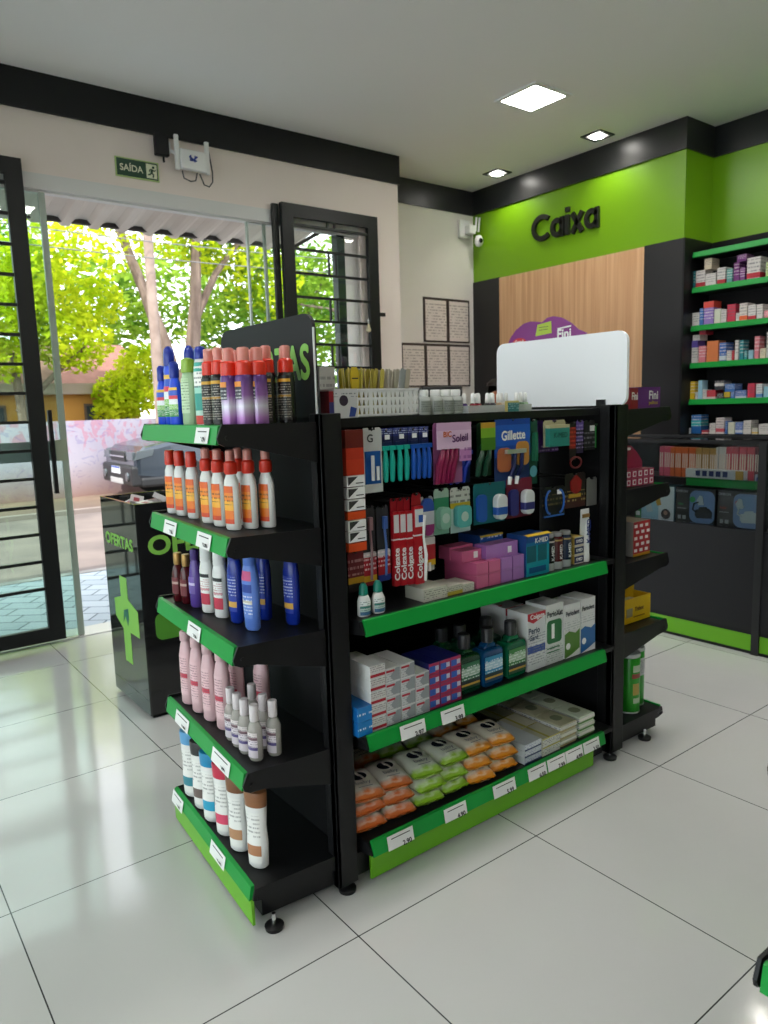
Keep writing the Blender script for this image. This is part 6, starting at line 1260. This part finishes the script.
def tree(x, y, label, trunk, blobs, n, size, m, seed):
    t = thing('tree', label, 'tree', (x, y, GZ), group=None)
    b = MB()
    for pts, r0, r1 in trunk: b.tube([Vector(p) for p in pts], [lerp(r0, r1, k / (len(pts) - 1)) for k in range(len(pts))], 9)
    b.build('trunk', bark, t, smooth=True); leaf_mesh(blobs, n, size, seed, t, m); return t
tree(6.2, 16.2, 'forked tree with thick grey trunks right of the pole, across the street', [([(0, 0, 0), (.0, 0, 1.2), (-.1, 0, 2.2)], .34, .27), ([(-.05, 0, 2.0), (-.35, 0, 3.4), (-.7, .1, 4.6), (-1.3, .2, 6.4)], .22, .09), ([(-.05, 0, 2.0), (.35, 0, 3.0), (.55, 0, 4.4), (.7, 0, 6.5)], .25, .10), ([(.5, 0, 4.0), (1.2, .1, 5.2), (2.2, .1, 6.4)], .12, .05)],
     [(-1.5, .6, 6.2, 1.5), (1.2, .4, 6.6, 1.7), (2.6, .2, 5.2, 1.2), (.2, .8, 7.6, 1.8), (-3.0, .5, 5.4, 1.1), (3.2, .6, 3.6, .9)], 5200, .115, lf_y, 1)
tree(2.7, 17.6, 'bright yellow green bushy tree in the middle of the street view', [([(0, 0, 0), (.1, 0, 1.6), (0, 0, 3.2)], .16, .08), ([(0, 0, 1.8), (1.0, 0, 2.8), (1.7, 0, 3.4)], .09, .04)],
     [(0, 0, 4.1, 1.2), (1.3, -.2, 3.5, 1.0), (-1.2, .1, 3.8, 1.0), (.5, 0, 5.0, 1.0), (2.0, 0, 4.5, .8), (-.2, -.2, 3.0, .6)], 7000, .10, lf_y, 2)
tree(5.5, 18.3, 'low lime coloured bush tree beside the pole, above the wall', [([(0, 0, 0), (0, 0, 1.6)], .12, .06)], [(0, 0, 2.2, .85), (.5, 0, 3.0, .7), (-.4, .1, 1.7, .5)], 2600, .10, lf_y, 3)
tree(.9, 26.0, 'blue green tree far behind at the left of the street view', [([(0, 0, 0), (.1, 0, 2.4), (0, 0, 4)], .2, .1)], [(0, 0, 5.0, 1.9), (2.0, .5, 5.8, 1.6), (-2.2, 0, 4.8, 1.7), (1.5, 0, 4.0, 1.0)], 4600, .16, lf_d, 4)
tree(9.3, 17.5, 'green leafy tree seen at the right end of the glass front', [([(0, 0, 0), (-.1, 0, 2.0), (.1, 0, 3.4)], .22, .12), ([(0, 0, 2.4), (1.3, 0, 4), (2.2, 0, 5.6)], .12, .05)], [(-.6, 0, 4.0, 1.4), (.9, .2, 5.4, 1.5), (-.4, 0, 2.6, .9), (2.4, 0, 4.2, 1.1), (-1.0, 0, 6.2, 1.2)], 4600, .13, lf_g, 5)
tree(13.6, 16.5, 'branching tree with sparse leaves seen through the right gate', [([(0, 0, 0), (0, 0, 2.2), (-.3, 0, 3.6)], .25, .16), ([(-.1, 0, 2.6), (-1.2, 0, 4.2), (-2.2, 0, 6.4)], .14, .05), ([(-.2, 0, 3.2), (1.0, 0, 4.8), (1.6, 0, 6.6)], .14, .05), ([(-.9, 0, 3.8), (-2.4, 0, 4.5), (-3.6, 0, 4.6)], .08, .03)], [(-2.2, 0, 6.0, 1.2), (1.4, 0, 6.0, 1.4), (-3.4, 0, 4.6, .8), (.4, 0, 4.0, .8), (-1.4, .4, 2.4, .9), (1.6, .3, 2.2, 1.0)], 2000, .11, lf_g, 6)
tree(6.8, 25.0, 'dark green tall tree far behind the forked one', [([(0, 0, 0), (0, 0, 4)], .3, .15)], [(0, 0, 5.5, 2.2), (3.0, 0, 6.0, 2.2), (-3.2, 0, 6.2, 2.2), (1.2, 0, 3.6, 1.4)], 4400, .18, lf_g, 7)
tree(-2.6, 16.5, 'yellow green tree seen through the left gate', [([(0, 0, 0), (0, 0, 2.4)], .15, .08)], [(0, 0, 3.4, 1.2), (1.4, 0, 2.9, .9), (-1.2, 0, 4.2, 1.3), (2.2, 0, 2.2, .6)], 3600, .12, lf_y, 8)
tree(18.2, 22.0, 'wide green tree far right behind the pale house', [([(0, 0, 0), (0, 0, 4)], .3, .15)], [(0, 0, 4.5, 2.2), (-2.6, 0, 3.6, 1.8), (2.4, 0, 5.0, 2.0), (-4.6, 0, 5.4, 1.6)], 4200, .18, lf_g, 9)
pole = thing('utility_pole', 'pale concrete utility pole standing by the street wall', 'pole', (5.02, 14.55, GZ))
MB().tube([(0, 0, 0), (0, 0, 8.5)], [.13, .09], 14).build('shaft', noisy('pale concrete', '#7d6c62', '#8f7f74', 5, .9), pole, smooth=True)
MB().box(-.6, .6, -.05, .05, 7.6, 7.7).build('cross_arm', bark, pole)
wr_ = thing('overhead_wires', 'thin overhead cables strung across the trees', 'cable', (4.94, 14.3, 5.2))
b = MB()
for dz, dy in ((0, 0), (.35, .05)): b.tube([(lerp(-12, 12, k / 16), dy, dz + .5 * ((k - 8) / 8) ** 2 - .3) for k in range(17)], .012, 4)
b.build('cable_run', mat('grey wire', '#6a6a6a', .6), wr_)

def car():
    t = thing('car', 'dark silver suv parked by the street wall, its nose to the left', 'car', (6.55, 13.15, GZ - .04), math.radians(-3))
    paint = mat('slate blue silver car paint', '#333c45', .25, .6, coat=.6); trim = mat('black bumper plastic', '#16181a', .5); gl = mat('dark car glass', '#1a2228', .06); lamp = mat('headlamp glass', '#50585c', .08, .3)
    hl, hw = 2.95, 1.12
    side = [(-hl, .48), (-hl + .02, .92), (-hl + .22, 1.10), (-hl + .9, 1.24), (-1.55, 1.30), (-.85, 1.98), (-.5, 2.08), (1.6, 2.10), (2.4, 1.95), (2.85, 1.30), (2.92, .5), (2.4, .36), (-2.3, .36)]
    MB().prism(side, 'xz', -hw, hw).build('body', paint, t, bevel=.10)
    MB().box(-hl - .06, -hl + .3, -hw + .02, hw - .02, .34, .74).box(-hl + .1, 2.9, -hw - .015, hw + .015, .32, .52).build('bumper', trim, t, bevel=.05)
    MB().box(-hl - .015, -hl + .06, -.52, .52, .80, 1.0).build('grille', trim, t, bevel=.02)
    MB().box(-hl - .035, -hl, -.52, .52, .885, .915).build('grille_bar', chrome, t)
    for s in (-1, 1):
        MB().prism([(-hl - .01, .84), (-hl + .35, .92), (-hl + .40, 1.06), (-hl + .06, 1.02)], 'xz', s * hw - .02 if s > 0 else -hw - .012, s * hw + .012 if s > 0 else -hw + .02).box(-hl - .012, -hl + .05, min(s * .62, s * 1.05), max(s * .62, s * 1.05), .84, 1.0).build('headlamp', lamp, t, bevel=.01)
        MB().lathe([(0, 0), (.09, .0), (.085, .03), (0, .03)], 16, T=Matrix.Translation((-hl - .06, s * .82, .52)) @ Matrix.Rotation(-PI / 2, 4, 'Y')).build('fog_lamp', lamp, t)
        b = MB(); y0 = hw + .004 if s > 0 else -hw - .01; b.prism([(-1.3, 1.36), (-.78, 1.92), (.15, 1.96), (.15, 1.36)], 'xz', y0, y0 + .006).prism([(.22, 1.36), (.22, 1.96), (1.6, 1.96), (2.3, 1.36)], 'xz', y0, y0 + .006); b.build('side_window', gl, t)
        mi_ = MB().box(-1.25, -1.02, s * hw + (0 if s > 0 else -.22), s * hw + (.22 if s > 0 else 0), 1.32, 1.52).build('wing_mirror', paint, t, bevel=.04)
        for x in (-1.95, 1.95):
            TT = Matrix.Translation((x, s * (hw - .12), .42)) @ Matrix.Rotation(PI / 2, 4, 'X')
            w_ = MB(TT).lathe([(.26, -.13), (.42, -.12), (.44, -.06), (.44, .06), (.42, .12), (.26, .13)], 28).build('wheel', mat('tyre rubber', '#101010', .8), t, smooth=True)
            MB(TT).lathe([(0, -.115), (.27, -.12), (.27, .12), (0, .115)], 20).build('rim', steel, w_, smooth=True)
    MB().prism([(-1.60, 1.33), (-.90, 1.95), (-.93, 1.97), (-1.66, 1.34)], 'xz', -hw + .14, hw - .14).build('windscreen', gl, t)
    MB().box(-hl - .075, -hl - .06, -.30, .30, .56, .70, 0).box(-hl - .077, -hl - .075, -.30, .30, .665, .70, 1).build('number_plate', [flat('#c9ccd0'), flat('#2c4a9c')], t)
    MB().box(-hl - .07, -hl - .06, -.45, .45, .36, .47).build('lower_skid_plate', flat('#a8a8a8'), t, bevel=.01)
car()
